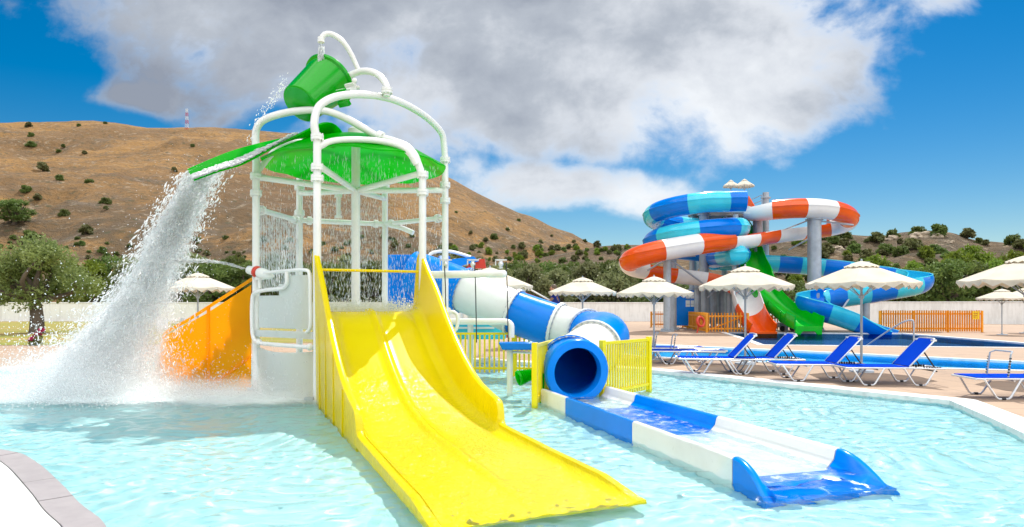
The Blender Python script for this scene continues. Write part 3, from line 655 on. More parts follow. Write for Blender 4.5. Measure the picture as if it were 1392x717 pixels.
slide=thing('yellow_slide','wide glossy yellow two-lane slide running down from the splash tower into the pool','water slide',(FM.x+TD.x*3,FM.y+TD.y*3,0))
FL=[(-.6,1.40),(-.25,1.44),(0,1.43),(.25,1.36),(.6,1.17),(1.0,.92),(1.5,.63),(2.0,.39),(2.5,.215),(3.0,.10),(3.5,.025),(4.0,-.010),(4.7,-.026),(5.2,-.038),(5.8,-.045),(6.3,-.050),(6.6,-.054),(7.1,-.064)]
WT=[(-.34,1.43),(-.33,2.1),(-.28,2.40),(-.18,2.50),(-.06,2.47),(.1,2.34),(.35,2.16),(.8,1.87),(1.2,1.56),(1.5,1.33),(1.9,1.06),(2.3,.82),(2.7,.62),(3.0,.51),(3.4,.42),(3.62,.38),(3.70,.35),(3.76,.28),(3.80,.12)]
def wtop(s):
    if s<-.335 : return smooth_interp(FL,s)+.02
    if s>3.8: return smooth_interp(FL,s)+.085*max(0,min(1,(6.85-s)/.5))
    return max(interp(WT,s), smooth_interp(FL,s)+.07)
ss=sorted(set([-.6,-.45,-.345,-.335,-.32,-.28,-.22,-.15,-.06,0,.1,.2,.35]+[.5+.12*k for k in range(27)]+[3.62,3.66,3.70,3.74,3.78,3.80,3.86]+[4+.25*k for k in range(12)]+[6.85]))
ss=[s for k,s in enumerate(ss) if k==0 or s-ss[k-1]>.004]
rings=[];W=.82
for s in ss:
    z0=smooth_interp(FL,s); zt=wtop(s); h=max(0.02,zt-z0); ring=[]
    half=[]
    rf=min(.16,h)                            # fillet at the foot of the wall
    lean=.05*min(1,h)                        # walls lean out slightly
    for u_ in np.linspace(0,.10,5): half.append((u_, .055*(0.5+.5*math.cos(PI*u_/.10))*min(1,max(.25,(6.85-s)/3))))
    for u_ in np.linspace(.16,W-.17,5): half.append((u_, -.0))
    for a in np.linspace(0,PI/2,7)[0:]: half.append((W-.17+.17*math.sin(a), rf*(1-math.cos(a))))
    half.append((W+lean*.6,rf+(h-rf)*.5)); half.append((W+lean,h-.015 if h>.05 else h*.9)); half.append((W+lean+.02,h)); half.append((W+lean+.065,h)); half.append((W+lean+.085,h-.015 if h>.05 else h*.9))
    zbase=-.29
    right=[(a,z0+b) for a,b in half]+[(W+.10,max(zbase,min(z0-.05,z0-.05))) if s>3.8 else (W+.10,zbase)]
    pts=[(-a,b) for a,b in right[::-1]]+right[1:]
    for a,b in pts: ring.append(FM+TD*s+TR*a+Vector((0,0,b)))
    rings.append(ring)
MB().loft(rings,closed_ring=True,caps=True).build('slide_bed',M_YELW,slide,sharp=42)
MB().tube([FM-TR*.9-TD*.02+Vector((0,0,2.14)),FM+TR*.9-TD*.02+Vector((0,0,2.14))],.025,10).build('cross_bar',M_YEL,slide)
# seams on the left skirt
for s in (.55,1.3,2.1,2.9):
    q0=FM+TD*s-TR*(W+.112); MB().bar(q0+Vector((0,0,-.29)),q0+Vector((0,0,wtop(s)-.06)),.035,.02,TR).build('seam',M_YEL,slide)
MB().bar(FM-TR*.85-TD*.5+Vector((0,0,1.2)),FM+TR*.85-TD*.5+Vector((0,0,1.2)),.06,.35).build('entry_sill',M_YEL,slide)

# ================================================================= tube slides: one sweep for all
def frames(pts):
    out=[]
    for i,p in enumerate(pts):
        t=(pts[min(i+1,len(pts)-1)]-pts[max(i-1,0)]).normalized(); sd=t.cross(Vector((0,0,1))); sd=sd.normalized() if sd.length>1e-4 else Vector((1,0,0)); out.append((p,t,sd,sd.cross(t).normalized()))
    return out
def sweep_part(fr,i0,i1,prof,name,mat,parent,roll=None):
    """prof(i): closed 2-D outline of the shell at frame i (side, up)"""
    rings=[]
    mid=(i0+i1)//2
    for i in range(i0,i1+1):
        p,t,sd,up=fr[i]; rings.append([p+sd*a+up*b for a,b in prof(i,mid)])
    return MB().loft(rings,caps=True).build(name,mat,parent,sharp=50)
def full(r,n=28,th=.03):
    # closed pipe drawn as an almost complete ring: outer circle then inner circle back
    o=[(r*math.cos(a),r*math.sin(a)) for a in np.linspace(-PI/2+1e-3,1.5*PI-1e-3,n)]
    return o+[((r-th)/r*x,(r-th)/r*y) for x,y in o[::-1]]
def arc(r,a0,a1,n=20,th=.04,fl=.05):
    """open flume: from angle a0 to a1 (degrees, 0 = right side, -90 = bottom), rolled lips"""
    o=[(r*math.cos(a),r*math.sin(a)) for a in np.linspace(R(a0),R(a1),n)]; i=[((r-th)/r*x,(r-th)/r*y) for x,y in o[::-1]]
    return o+i
tube=thing('tube_slide','enclosed blue and white tube slide bending down behind the yellow fence to a low mouth','water slide',(1.6,13.4,0))
TP=catmull([at(560,370,16.2),at(600,383,16.0),at(640,399,15.7),at(690,421,15.4),at(735,437,15.1),at(775,449,14.8),at(803,455,14.3),(1.90,13.55,.90),(1.62,12.85,.74),(1.32,12.25,.61),(1.10,11.8,.52),(1.02,11.45,.47),(1.08,11.1,.44)],10)
TP=resample(TP,.09); fr=frames(TP); nT=len(TP); rT=.50
def rrad(i):
    f=i/(nT-1); return .52-.02*min(1,f/.45)
def tcut(px,py):
    best=min(range(nT),key=lambda i:(696+TP[i].x/TP[i].y*F-px)**2+(415-(TP[i].z-EYE)/TP[i].y*F-py)**2); return best/(nT-1)
def wcut(p): return min(range(nT),key=lambda i:(TP[i]-Vector(p)).length)/(nT-1)
cuts=[0]+[tcut(*c) for c in ((630,395),(700,425),(757,444),(797,454))]+[wcut((1.58,12.75,.72)),wcut((1.04,11.58,.48)),1.0]
colr=[M_BLUE,M_WPLAS,M_BLUE,M_WPLAS,M_BLUE,M_WPLAS,M_BLUE]
for k in range(7):
    i0=int(round(cuts[k]*(nT-1))); i1=int(round(cuts[k+1]*(nT-1)))
    sec=sweep_part(fr,i0,i1,lambda i,m_:full(rrad(i)),'tube_section',colr[k],tube)
    fl=MB()
    for e in ((i1,-1),) if k<6 else ():
        p,t_,sd,up=fr[e[0]]; Mq=t_.to_track_quat('Z','Y').to_matrix(); r_=rrad(e[0])
        fl.lathe([(r_+.002,-.03),(r_+.055,-.03),(r_+.055,.03),(r_+.002,.03)],p,Mq,32,caps=False)
    if fl.v:
        fo_=fl.build('collar',colr[k+1] if k in(2,4,5) else colr[k],sec)
        for off in (.035,-.035):   # bolt heads round the joint, one continuous ring
            pts=[];rs=[]
            for j in range(156):
                a=2*PI*j/156; pts.append(p+Mq@Vector((math.cos(a)*(r_+.03),math.sin(a)*(r_+.03),off))); rs.append(.019 if j%6 in (0,1) else .005)
            MB().tube(pts,rs,6,closed=True).build('bolt_ring',M_STEEL,fo_)
p,t_,sd,up=fr[-1]; Mq=t_.to_track_quat('Z','Y').to_matrix()
MB().lathe([(.49,-.10),(.52,-.10),(.55,-.04),(.55,.05),(.53,.08),(.41,.085),(.40,.05),(.40,-.10)],p,Mq,40,caps=False).build('mouth_ring',M_BLUE,tube)
sweep_part(fr,int(nT*.62),nT-2,lambda i,m_:[(.462*math.cos(a),.462*math.sin(a)) for a in np.linspace(-PI/2+1e-3,1.5*PI-1e-3,30)]+[(.452*math.cos(a),.452*math.sin(a)) for a in np.linspace(1.5*PI-1e-3,-PI/2+1e-3,30)],'inner_shade',M_NAVY,tube)  # added navy sleeve: its colour stands in for the shade inside the bend
# cradle legs under the tube
for i in (int(nT*.2),int(nT*.45)):
    q=TP[i]; MB().tube([(q.x,q.y,-.1),(q.x,q.y,q.z-rrad(i)+.02)],.07,12).build('leg',M_WHITE,tube)
# start box of blue panels
q=at(546,384,16.4); MB().box(q,(.70,.08,1.36)).build('start_panel',M_BLUE,tube,bevel=.02)
for px in (528,565,600): MB().tube([at(px,348,16.5),Vector((at(px,348,16.5).x,16.5,-.2))],.05,10).build('leg',M_WHITE,tube)
MB().box(at(575,395,16.9)+Vector((0,.5,-.3)),(1.9,1.4,.1)).build('start_deck',M_WPLAS,tube)

# ---- run-out trough
S0=Vector((1.07,11.1,0)); E0=Vector((2.70,5.87,0)); ta=(E0-S0); tl=ta.length; ta.normalize(); tr_=Vector((-ta.y,ta.x,0)); tr_=-tr_ if tr_.x<0 else tr_
trough=thing('runout_trough','low blue and white run-out trough lying in the pool below the tube mouth','water slide',((S0+E0)/2))
TW=.55
def tring(s,hw=TW,zf=-.03,zt=.17):
    P=[(-hw-.07,-.29),(-hw-.07,zt-.02),(-hw-.05,zt),(-hw-.01,zt),(-hw+.01,zt-.02),(-hw+.03,zf+.10),(-hw+.13,zf),(hw-.13,zf),(hw-.03,zf+.10),(hw-.01,zt-.02),(hw+.01,zt),(hw+.05,zt),(hw+.07,zt-.02),(hw+.07,-.29)]
    return [S0+ta*s+tr_*a+Vector((0,0,b)) for a,b in P]
tc_=[0,.196,.583,.937]
for k,c in enumerate((M_WPLAS,M_BLUE,M_WPLAS)):
    a,b=tc_[k]*tl,tc_[k+1]*tl; n_=8
    MB().loft([tring(a+(b-a-.012)*i/n_) for i in range(n_+1)],caps=True).build('trough_section',c,trough,sharp=45)
# blue end: walls sweep down to a broad lip under water
rings=[]
for i in range(17):
    f=i/16; s=tl*(.937+.10*f); zt=.17-.31*f**1.9; hw=TW+.07*f**2; zf=-.03-.12*f**1.3; rings.append(tring(s,hw,zf,max(zt,zf+.012)))
MB().loft(rings,caps=True).build('end_lip',M_BLUE,trough,sharp=45)

m,t=newmat('aerated_film'); p=t.pos(); n1=t.noise(p,5,8,.68,.6); n2=t.noise(p,17,5,.7,.4); f_=t.m('ADD',t.m('MULTIPLY',n1,.65),t.m('MULTIPLY',n2,.35)); nor=t.bump(f_,.3,.02)
gl=t.node('ShaderNodeBsdfGlossy'); gl.inputs['Roughness'].default_value=.06; t.L.new(nor,gl.inputs['Normal']); tp=t.node('ShaderNodeBsdfTransparent'); tp.inputs[0].default_value=(.80,.93,.97,1); frn=t.node('ShaderNodeFresnel'); t.L.new(nor,frn.inputs['Normal']); frn.inputs[0].default_value=1.33
t.out(t.mixsh(t.m('MULTIPLY',t.step(f_,.48,.68),.5),t.mixsh(frn.outputs[0],tp.outputs[0],gl.outputs[0]),t.bsdf((.92,.96,.97,1),.5,nor))); M_FILM=m
vs=[];fs=[];nx,ny=24,140
for j in range(ny):
    s_=tl*1.0*j/(ny-1)
    for i in range(nx):
        a=-.50+1.0*i/(nx-1); q=S0+ta*s_+tr_*a; vs.append((q.x,q.y,.012+.014*mnoise.noise(Vector((a*7,s_*5,2)))+.008*mnoise.noise(Vector((a*19,s_*15,5)))))
for j in range(ny-1):
    for i in range(nx-1): k=j*nx+i; fs.append((k,k+1,k+nx+1,k+nx))
o=MB().add(vs,fs).build('trough_water',M_FILM,None,sharp=180,up=True); tag(o,kind='stuff')
# ================================================================= yellow fences
def slat_fence(a,b,h,label,name='yellow_fence',gap=.105,mat=None,post_w=.09,zb=-.06):
    a=Vector(a); b=Vector(b); mat=mat or M_YELF; r=thing(name,label,'fence',((a.x+b.x)/2,(a.y+b.y)/2,0),'yellow pool fences')
    d=(b-a); L=d.length; d.normalize(); up=Vector((0,0,1))
    for q in (a,b): MB().bar(Vector((q.x,q.y,-.29)),Vector((q.x,q.y,h+.02)),post_w,post_w,d).build('post',mat,r,bevel=.008)
    for z in (h-.035,zb+.10): MB().bar(Vector((a.x,a.y,z)),Vector((b.x,b.y,z)),.05,.05).build('rail',mat,r)
    mb=MB(); n=int(L/gap)
    for k in range(1,n): q=a+d*(L*k/n); mb.bar(Vector((q.x,q.y,zb)),Vector((q.x,q.y,h-.05)),.02,.042,d)
    mb.build('slats',mat,r); return r
def fp(px,Y): return Vector(((px-696)*Y/F,Y,0))
slat_fence(fp(727,10.6),fp(767,13.2),.93,'yellow slatted fence just left of the tube mouth',zb=-.05)
slat_fence(fp(819,11.3),fp(882,12.6),.93,'yellow slatted fence just right of the tube mouth',gap=.085,zb=-.05)
slat_fence(fp(600,15.2),fp(698,15.2),.93,'long yellow slatted fence crossing behind the yellow slide, left length',zb=0)
slat_fence(fp(700,15.2),fp(790,14.9),.93,'yellow slatted fence below the big blue tube section, behind the blue basin',zb=0)

# ================================================================= spray boom with hanging ropes
boom=thing('spray_boom','horizontal white spray boom with two hanging ropes right of the yellow slide','spray pipe',(at(640,373,12.4).x,12.4,0))
b0=at(575,374,12.6); b1=at(684,372.5,12.2)
MB().tube([b0,b1],.072,14).sph(b1,.072,14,8).build('pipe',M_WHITE,boom)
MB().tube([(b0.x+.1,b0.y,b0.z),(b0.x+.1,b0.y,-.3)],.06,12).build('post',M_WHITE,boom)
for px in (606,643,681):
    c=at(px,366,12.35); mb=MB(); mb.box(c+Vector((0,0,.08)),(.06,.05,.14)); mb.box(c+Vector((0,0,.17)),(.22,.05,.025)); mb.sph(c+Vector((0,-.03,.09)),.05); mb.box(c+Vector((-.1,0,.12)),(.02,.05,.1)); mb.build('valve',M_ALU,boom)
for px in (604,645,688):
    c=at(px,356,12.3); MB().tube([c,c+Vector((.02,0,-.45)),Vector((c.x+.04,c.y,at(px,466,12.3).z))],.011,6).build('rope',M_DARK,boom)
pipe=thing('spout_pipe','low bent white spout pipe pouring into the blue basin on its white stand','spray pipe',(at(650,440,12.6).x,12.6,0))
MB().tube(resample(catmull([at(585,440,12.9),at(610,437.5,12.8),at(665,437.5,12.6),at(685,437.5,12.55),at(694,441,12.5),at(695,450,12.5),at(695,459,12.5)],6),.04),.062,12).build('pipe',M_WHITE,pipe)
MB().tube(resample(catmull([at(604,443,12.4),at(606,432,12.4),at(614,424,12.4),at(622,430,12.4),at(620,448,12.4),at(608,452,12.4)],6),.03),.035,10).build('loop_handle',M_WHITE,pipe)
MB().tube([(at(590,440,12.9).x,12.9,-.3),at(590,432,12.9)],.07,12).build('post',M_WHITE,pipe)
bas=thing('water_basin','small blue water basin on a white post in front of the yellow fence','water basin',(at(702,470,12.0).x,12.0,0))
c=at(704,470,12.0); rings=[]
MB().prism([(-.35,.06),(.33,.06),(.24,-.07),(-.28,-.07)],lambda a,b,tt:c+Vector((a,tt,b)),-.18,.18).build('basin',M_NAVY,bas,bevel=.02)
q=at(693,475,12.0); MB().tube([(q.x,q.y,q.z+.02),(q.x,q.y,-.3)],.055,12).build('post',M_WHITE,bas)
MB().tube([at(697,479,12.0),at(726,480,12.0)],.02,8).build('arm',M_WHITE,bas)
# green ribbed horn
hc=at(713,512,11.1); horn=thing('green_horn','small ribbed green water horn beside the yellow fence post left of the tube mouth','water toy',hc)
hd=Vector((-.8,-.3,-.22)).normalized(); Mh=hd.to_track_quat('Z','Y').to_matrix(); pr=[]
for k in range(9): pr+=[(.06+.004*k,-.20+.034*k),(.085+.006*k,-.185+.034*k)]
MB().lathe(pr+[(.13,.12),(.11,.12),(.09,.0),(.001,-.02)],hc,Mh,20).build('bell',M_GREEN,horn)
MB().tube([hc-hd*.18,hc-hd*.32+Vector((0,0,-.05)),Vector((hc.x+.28,hc.y+.1,-.3))],.05,10).build('stem',M_GREEN,horn)
# second play unit behind: blue tray, red seat, white frame
unit=thing('play_unit','blue and red play unit with white frame half hidden behind the spray boom','play unit',(at(625,350,20).x,20,0))
for px in (588,606,628,652): q=at(px,352,20); MB().tube([q,(q.x,q.y,-.1)],.05,10).build('post',M_WHITE,unit)
MB().prism([(-.55,.02),(.55,.16),(.7,.02),(.1,-.14),(-.55,-.14)],lambda a,b,tt:at(620,357,20)+Vector((a,tt,b)),-.3,.3).build('tray',M_BLUE,unit)
MB().prism([(-.2,.14),(.2,.16),(.24,-.12),(-.35,-.12)],lambda a,b,tt:at(650,360,20)+Vector((a,tt,b)),-.2,.2).build('seat',M_RED,unit)
MB().tube(resample(catmull([at(583,348,20),at(590,343,20),at(612,342,20),at(640,350,20)],5),.1),.05,8).build('top_rail',M_WHITE,unit)
MB().box(at(604,353,20.2),(.34,.3,.22)).build('bucket',M_NAVY,unit,bevel=.04)
# low blue ends of two more slides behind the fence
bowl=thing('blue_slide_end','low pale blue slide end behind the long yellow fence','water slide',(at(630,448,17).x,17,0))
MB().prism([(-1.0,-.2),(1.0,-.2),(1.0,.12),(.6,.22),(-.3,.28),(-1.0,.1)],lambda a,b,tt:at(635,450,17)+Vector((a,tt,b)),-.4,.4).build('chute',M_CYAN,bowl,bevel=.04)
MB().bar(at(600,446,16.6),at(672,446,16.6),.06,.05).build('rim',M_WPLAS,bowl)
# rust red ramp with white rail, and the person on it
ramp=thing('red_ramp','rust red slide ramp with a white hand rail behind the blue tube','ramp',(at(720,420,24).x,24,0))
MB().prism([(-1.2,-1.4),(1.35,-1.4),(1.35,-.48),(-.95,.48),(-1.2,.45)],lambda a,b,tt:at(727,406,24)+Vector((a,tt,b)),-.5,.5).build('ramp_bed',M_BRICK,ramp)
MB().tube([at(712,389,23.4),at(757,414,23.4)],.03,8).tube([at(757,418,23.4),at(757,462,23.4)],.03,8).tube([at(712,393,23.4),at(712,440,23.4)],.03,8).build('hand_rail',M_WHITE,ramp)
# ================================================================= big slide tower
def P(px,py,Y): return at(px,py,Y)
st=thing('slide_tower','tall grey steel slide tower with a railed start deck between the looping slides','slide tower',(14.2,42.5,0))
def column(px,pytop,Y,r,parent,base=True,name='column'):
    q=at(px,pytop,Y); mb=MB(); mb.tube([(q.x,q.y,-.1),(q.x,q.y,q.z)],r,20)
    o=mb.build(name,M_STEEL,parent); f=MB()
    f.lathe([(r,-.03),(r+.12,-.03),(r+.12,.03),(r,.03)],(q.x,q.y,q.z-.35),None,20); f.lathe([(r,-.03),(r+.12,-.03),(r+.12,.03),(r,.03)],(q.x,q.y,2.6),None,20)
    f.lathe([(r,0),(r+.2,0),(r+.2,.06),(r,.06)],(q.x,q.y,.0),None,20)
    for k in range(8):
        a=2*PI*k/8; f.bar((q.x+math.cos(a)*r,q.y+math.sin(a)*r,.1),(q.x+math.cos(a)*(r+.16),q.y+math.sin(a)*(r+.16),.1),.03,.16)
    f.build('flange',M_STEEL,o); return q
for px,y,Y,r in ((957,285,42.5,.30),(1030,292,42.0,.30),(1041,262,43.5,.20),(985,286,44.5,.2),(942,290,44.5,.25),(1000,292,41.2,.17)): column(px,y,Y,r,st)
zd=at(1010,287,42.5).z
mb=MB(); mb.box((14.0,42.9,zd),(4.3,3.4,.14)); mb.box((14.0,41.25,zd-.16),(4.3,.12,.22)); mb.box((14.0,44.5,zd-.16),(4.3,.12,.22)); mb.build('deck',M_STEEL,st)
mb=MB()
x0,x1,y0,y1=11.9,16.1,41.25,44.55
for a,b in (((x0,y0),(x0,y1)),((x0,y1),(x1,y1)),((x1,y1),(x1,y0+1.4)),((x0,y0),(x0+1.2,y0))):
    for z in (.35,.7,1.05): mb.tube([(a[0],a[1],zd+z),(b[0],b[1],zd+z)],.025,6)
    n=max(1,int((Vector(a)-Vector(b)).length/1.1))
    for k in range(n+1): q=Vector(a).lerp(Vector(b),k/n); mb.tube([(q.x,q.y,zd),(q.x,q.y,zd+1.05)],.025,6)
mb.tube([P(968,272,44),P(968,262,44),P(976,262,44),P(976,272,44)],.03,6)
mb.build('railing',M_STEEL,st)
mb=MB()   # two flights of stair
for fl,(a,b) in enumerate((((16.4,46.2,0),(12.8,46.2,zd*.5)),((12.8,47.2,zd*.5),(15.6,47.2,zd)))):
    a=Vector(a); b=Vector(b)
    for o_ in (-.45,.45): mb.bar(a+Vector((0,o_,0)),b+Vector((0,o_,0)),.06,.22); mb.bar(a+Vector((0,o_,1)),b+Vector((0,o_,1)),.04,.04)
    for k in range(18): q=a.lerp(b,(k+.5)/18); mb.box(q,(.25,.9,.04))
mb.box((12.3,46.7,zd*.5),(1.2,2.0,.08)); mb.box((15.4,46.0,zd),(2.0,3.2,.08)); mb.build('stair',M_STEEL,st)
mb=MB()
for a,b in (((962,372,42),(1000,405,41.5)),((1000,372,42),(962,405,41.5)),((1030,300,42),(1012,288,42)),((1041,298,43),(1058,286,43)),((985,345,44),(1030,320,42)),((1043,322,43),(1098,300,41))): mb.tube([P(*a),P(*b)],.05,8)
for y in (296,318,345): mb.tube([P(985,y,44.5),P(1041,y,43.5)],.05,8)
mb.build('braces',M_STEEL,st)
for k,(px,y,Y,h) in enumerate(((913,340,41,.3),(948,385,42.5,.2),(970,385,43,.2),(982,390,43,.2),(992,388,42,.2))): column(px,y,Y,h,st)
MB().box(at(966,414,44.5),(2.2,1.0,2.6)).build('stair_core',M_STEEL,st)

def slide_sections(root,path,prof_fn,seq,mats,name='slide_section',lips=True,r=.58):
    fr=frames(path); n=len(path)
    for k in range(len(seq)-1):
        i0=int(round(seq[k]*(n-1))); i1=int(round(seq[k+1]*(n-1)))
        if i1<=i0: continue
        o=sweep_part(fr,i0,i1,prof_fn,name,mats[k%len(mats)],root)
    # raised joint flange along the sides of every section
def cuts_by_px(path,pxs):
    """fractions of the path nearest to given (px,py) joints, in order"""
    out=[0];j=0;n=len(path)
    for px,py in pxs:
        best=min(range(j+1,n),key=lambda i:(696+path[i].x/path[i].y*F-px)**2+(415-(path[i].z-EYE)/path[i].y*F-py)**2 + 0*(i-j)); out.append(best/(n-1)); j=best
    return out
def flange_profile(r,closed=True):
    """pipe with the two moulded seam ribs seen along the sides"""
    th=.035; pts=[]
    for a in np.linspace(-PI/2+1e-3,1.5*PI-1e-3,44):
        d=min(abs(((a-x+PI)%(2*PI))-PI) for x in (R(12),R(168))); rr=r+(.05 if d<.06 else 0); pts.append((rr*math.cos(a),rr*math.sin(a)))
    inn=[((r-th)*math.cos(a),(r-th)*math.sin(a)) for a in np.linspace(1.5*PI-1e-3,-PI/2+1e-3,24)]
    return pts+inn
# ---------------- blue spiral
bs=thing('spiral_slide','twin-loop blue and turquoise spiral slide winding right and down into the landing pool','water slide',(11.2,41,0))
hc_=Vector((11.35,40.9,0)); hr=2.55; z1=7.55; path=[Vector((13.5,38.25,7.55)),Vector((12.9,38.32,7.56)),Vector((12.2,38.35,7.54))]
drop=1.62; turns=2.0
for k in range(0,49):
    a=-90-k*(720/48)*.94 ; f=k/48
    path.append(hc_+Vector((hr*math.cos(R(a))*1.02,hr*math.sin(R(a)),z1-.02-drop*2*f*.94)))
ex=[(13.2,43.3,4.55),(16,43.3,4.45),(18.6,42.9,4.28),(21,42.3,4.0),(22.8,41.8,3.68),(24.1,41.2,3.45),(24.65,40.2,3.18),(24.1,39.3,2.92),(22.8,39.1,2.66),(21.0,39.3,2.4),(19.2,39.5,2.2),(17.9,39.2,1.98),(17.35,38.5,1.75),(17.7,37.8,1.48),(18.7,37.3,1.12),(19.7,37.0,.72),(20.5,36.6,.38),(21.0,36.2,.22)]
path=path+[Vector(e) for e in ex]; path=resample(catmull(path,5),.14); n=len(path)
# where the closed pipe opens into a flume: after the second loop
iopen=min(range(n),key=lambda i:(path[i]-Vector((13.2,43.3,4.55))).length)
def bprof(i,mid):
    if mid<iopen: return flange_profile(.60)
    f=(i-iopen)/(n-1-iopen); k=min(1,f*9)
    out=arc(.72,180-(1-k)*60+ (18 if f>.0 else 0)*-1, 360+20,26,.05) if False else None
    hi=35 if f<.82 else 35-45*(f-.82)/.18
    return arc(.72+.12*max(0,min(1,(f-.6)/.1)),-180-hi*.75,hi*.75,26,.055)
seq=[0];L=0;stepm=2.15
i=0;acc=0
for i in range(1,n):
    acc+=(path[i]-path[i-1]).length
    if len(seq)==1 and acc>.85: seq.append(i/(n-1)); acc=0
    if i==iopen or (acc>stepm*(.62 if i>iopen else .98) and abs(i-iopen)>4): seq.append(i/(n-1)); acc=0
if 1-seq[-1]<.012: seq[-1]=1
else: seq.append(1)
slide_sections(bs,path,bprof,seq,[M_NAVY,M_CYAN])
mb=MB()  # white edge trim on the open flume
frb=frames(path)
for sgn in (-1,1):
    pts=[]
    for i in range(iopen+4,n):
        f=(i-iopen)/(n-1-iopen); hi=(35 if f<.82 else 35-45*(f-.82)/.18)*.75; a=R(hi); p,t_,sd,up=frb[i]; rr_=.71+.12*max(0,min(1,(f-.6)/.1)); pts.append(p+sd*sgn*math.cos(a)*rr_+up*math.sin(a)*rr_)
    mb.tube(pts[::2],.035,6)
mb.build('lip',M_CYAN,bs)
# splash flap at the end
def support(px,top,Y,r,label,arms=()):
    q=at(px,top,Y); s_=thing('support_column',label,'column',(q.x,q.y,0),'grey columns carrying the slides'); column(px,top,Y,r,s_)
    for (a,b) in arms: MB().tube([P(*a),P(*b)],.055,8).build('arm',M_STEEL,s_)
support(1107,291,40.6,.40,'thickest grey column under the white section of the orange and white slide',(((1107,300,40.4),(1160,306,40.6)),((1105,322,40.4),(1072,340,41.5)),((1107,300,40.6),(1098,286,40.4))))
support(1177,356,39.2,.22,'grey column rising above the blue slide behind the large parasol canopy',(((1177,364,39),(1168,356,39)),((1150,401,39.2),(1232,402,39.2)),((1177,372,39.2),(1145,420,38.6))))
support(907,340,38.6,.22,'slim grey column under the orange and white slide left of the blue notice box',(((907,350,38.4),(945,348,39)),((907,352,38.4),(880,368,39)),((907,350,38.4),(955,385,40))))
support(998,318,39.6,.13,'thin pale grey column below the orange section beside the green slide',())
# ---------------- orange and white slide
os_=thing('orange_slide','orange and white banded slide looping out right and back to the left','water slide',(14,40.5,0))
OP=[(14.9,41.6,7.45),(15.4,40.9,7.36),(16.2,40.4,7.38),(17.4,40.2,7.43),(18.8,40.25,7.40),(20.1,40.6,7.25),(21.0,41.3,7.0),(21.2,42.3,6.78),(20.5,42.9,6.6),(19.2,42.7,6.42),(17.6,42.0,6.2),(16.0,41.2,5.95),(14.4,40.0,5.6),(12.8,38.9,5.35),(11.2,38.1,5.12),(9.6,37.6,4.85),(8.2,37.4,4.58),(7.2,37.7,4.3),(6.85,38.5,4.08),(7.3,39.5,3.85),(8.6,40.2,3.66),(10.2,40.5,3.48),(11.9,40.5,3.28),(13.1,40.2,3.0),(13.75,39.5,2.55),(13.75,38.7,1.85),(13.75,38.0,1.15),(13.85,37.3,.55),(13.95,36.75,.24)]
path=resample(catmull(OP,8),.13); n=len(path)
def near_i(p): return min(range(n),key=lambda i:(path[i]-Vector(p)).length)
io1=near_i((20.5,42.9,6.6)); io2=near_i((12.8,38.9,5.35)); io3=near_i((6.85,38.5,4.08)); i0o=near_i((15.9,40.5,7.36))
def oprof(i,mid):
    if mid<i0o: f=i/i0o; return arc(.60,-180-10-35*f,10+35*f,26,.05)
    if mid<io1: return flange_profile(.60)
    if mid<io2: return arc(.62,-180-18,18,24,.05)
    if mid<io3: return flange_profile(.60)
    ff=(i-io3)/(n-1-io3); return arc(.62+.20*max(0,min(1,(ff-.62)/.15)),-180-22,22,24,.05)
brk=sorted(set([0,i0o,io1,io2,io3,n-1])); seq=[]; 
for a,b in zip(brk,brk[1:]):
    m_=max(1,round((b-a)*.13/2.0)); seq+=[(a+(b-a)*k/m_)/(n-1) for k in range(m_)]
seq.append(1)
slide_sections(os_,path,oprof,seq,[M_WPLAS,M_ORG])
# white entry horns at the start deck
fr0=frames(path)
for sgn in (-1,1):
    p,t_,sd,up=fr0[0]; b=p+sd*sgn*.55; MB().prism([(-.9,-.2),(.5,-.2),(.5,.25),(0,.35),(-.45,1.0),(-.75,1.05),(-.9,.8)],lambda a,c,tt:b+t_*a+Vector((0,0,c))+sd*tt,-.04,.04).build('entry_wing',M_WPLAS if sgn>0 else M_ORG,os_)
# ---------------- green slide
gs=thing('green_slide','steep bright green open slide dropping from the tower into the landing pool','water slide',(16,40,0))
GP=[(14.35,43.2,6.75),(14.45,42.6,6.3),(14.6,42.0,5.5),(14.75,41.4,4.6),(14.95,40.9,3.7),(15.0,40.3,2.85),(15.2,39.7,2.15),(15.45,39.1,1.62),(15.7,38.5,1.2),(15.9,37.9,.88),(16.05,37.3,.62),(16.15,36.7,.44),(16.22,36.2,.34)]
path=resample(catmull(GP,8),.14); n=len(path); fg=frames(path)
def gprof(i,mid=0):
    f=i/(n-1); w=.80; h=.46+.12*(1-f)+(.16 if f>.9 else 0); b=.0
    o=[(-w-.05,h),(-w,h),(-w+.03,.06),(-w+.15,-.08),(0,-.11),(w-.15,-.08),(w-.03,.06),(w,h),(w+.05,h)]; low=[(w+.09,h-.05),(w+.04,-.1 ),(w-.1,-.2),(-w+.1,-.2),(-w-.04,-.1),(-w-.09,h-.05)]
    return o+low
slide_sections(gs,path,gprof,[k/7 for k in range(8)],[M_GRDK],name='slide_section')
mb=MB()
for k in range(1,7):
    p,t_,sd,up=fg[int(k/7*(n-1))]; pr=gprof(int(k/7*(n-1))); mb.tube([p+sd*a*1.03+up*b*1.03 for a,b in pr[9:]],.03,6)
mb.build('joint_ribs',M_GRDK,gs)
p,t_,sd,up=fg[-1]; MB().prism([(-.78,.05),(.78,.05),(.78,-.45),(.55,-.45),(.35,-.22),(-.35,-.22),(-.55,-.45),(-.78,-.45)],lambda a,b,tt:p+sd*a+Vector((0,0,b))+t_*tt,-.05,.02).build('end_plate',M_GRDK,gs)
for f in (.45,.62,.8): q=path[int(f*(n-1))]; MB().tube([(q.x,q.y,-.1),(q.x,q.y,q.z-.15)],.09,10).build('leg',M_STEEL,gs)
p=fr0[-1][0]; sd=fr0[-1][2]; t_=fr0[-1][1]
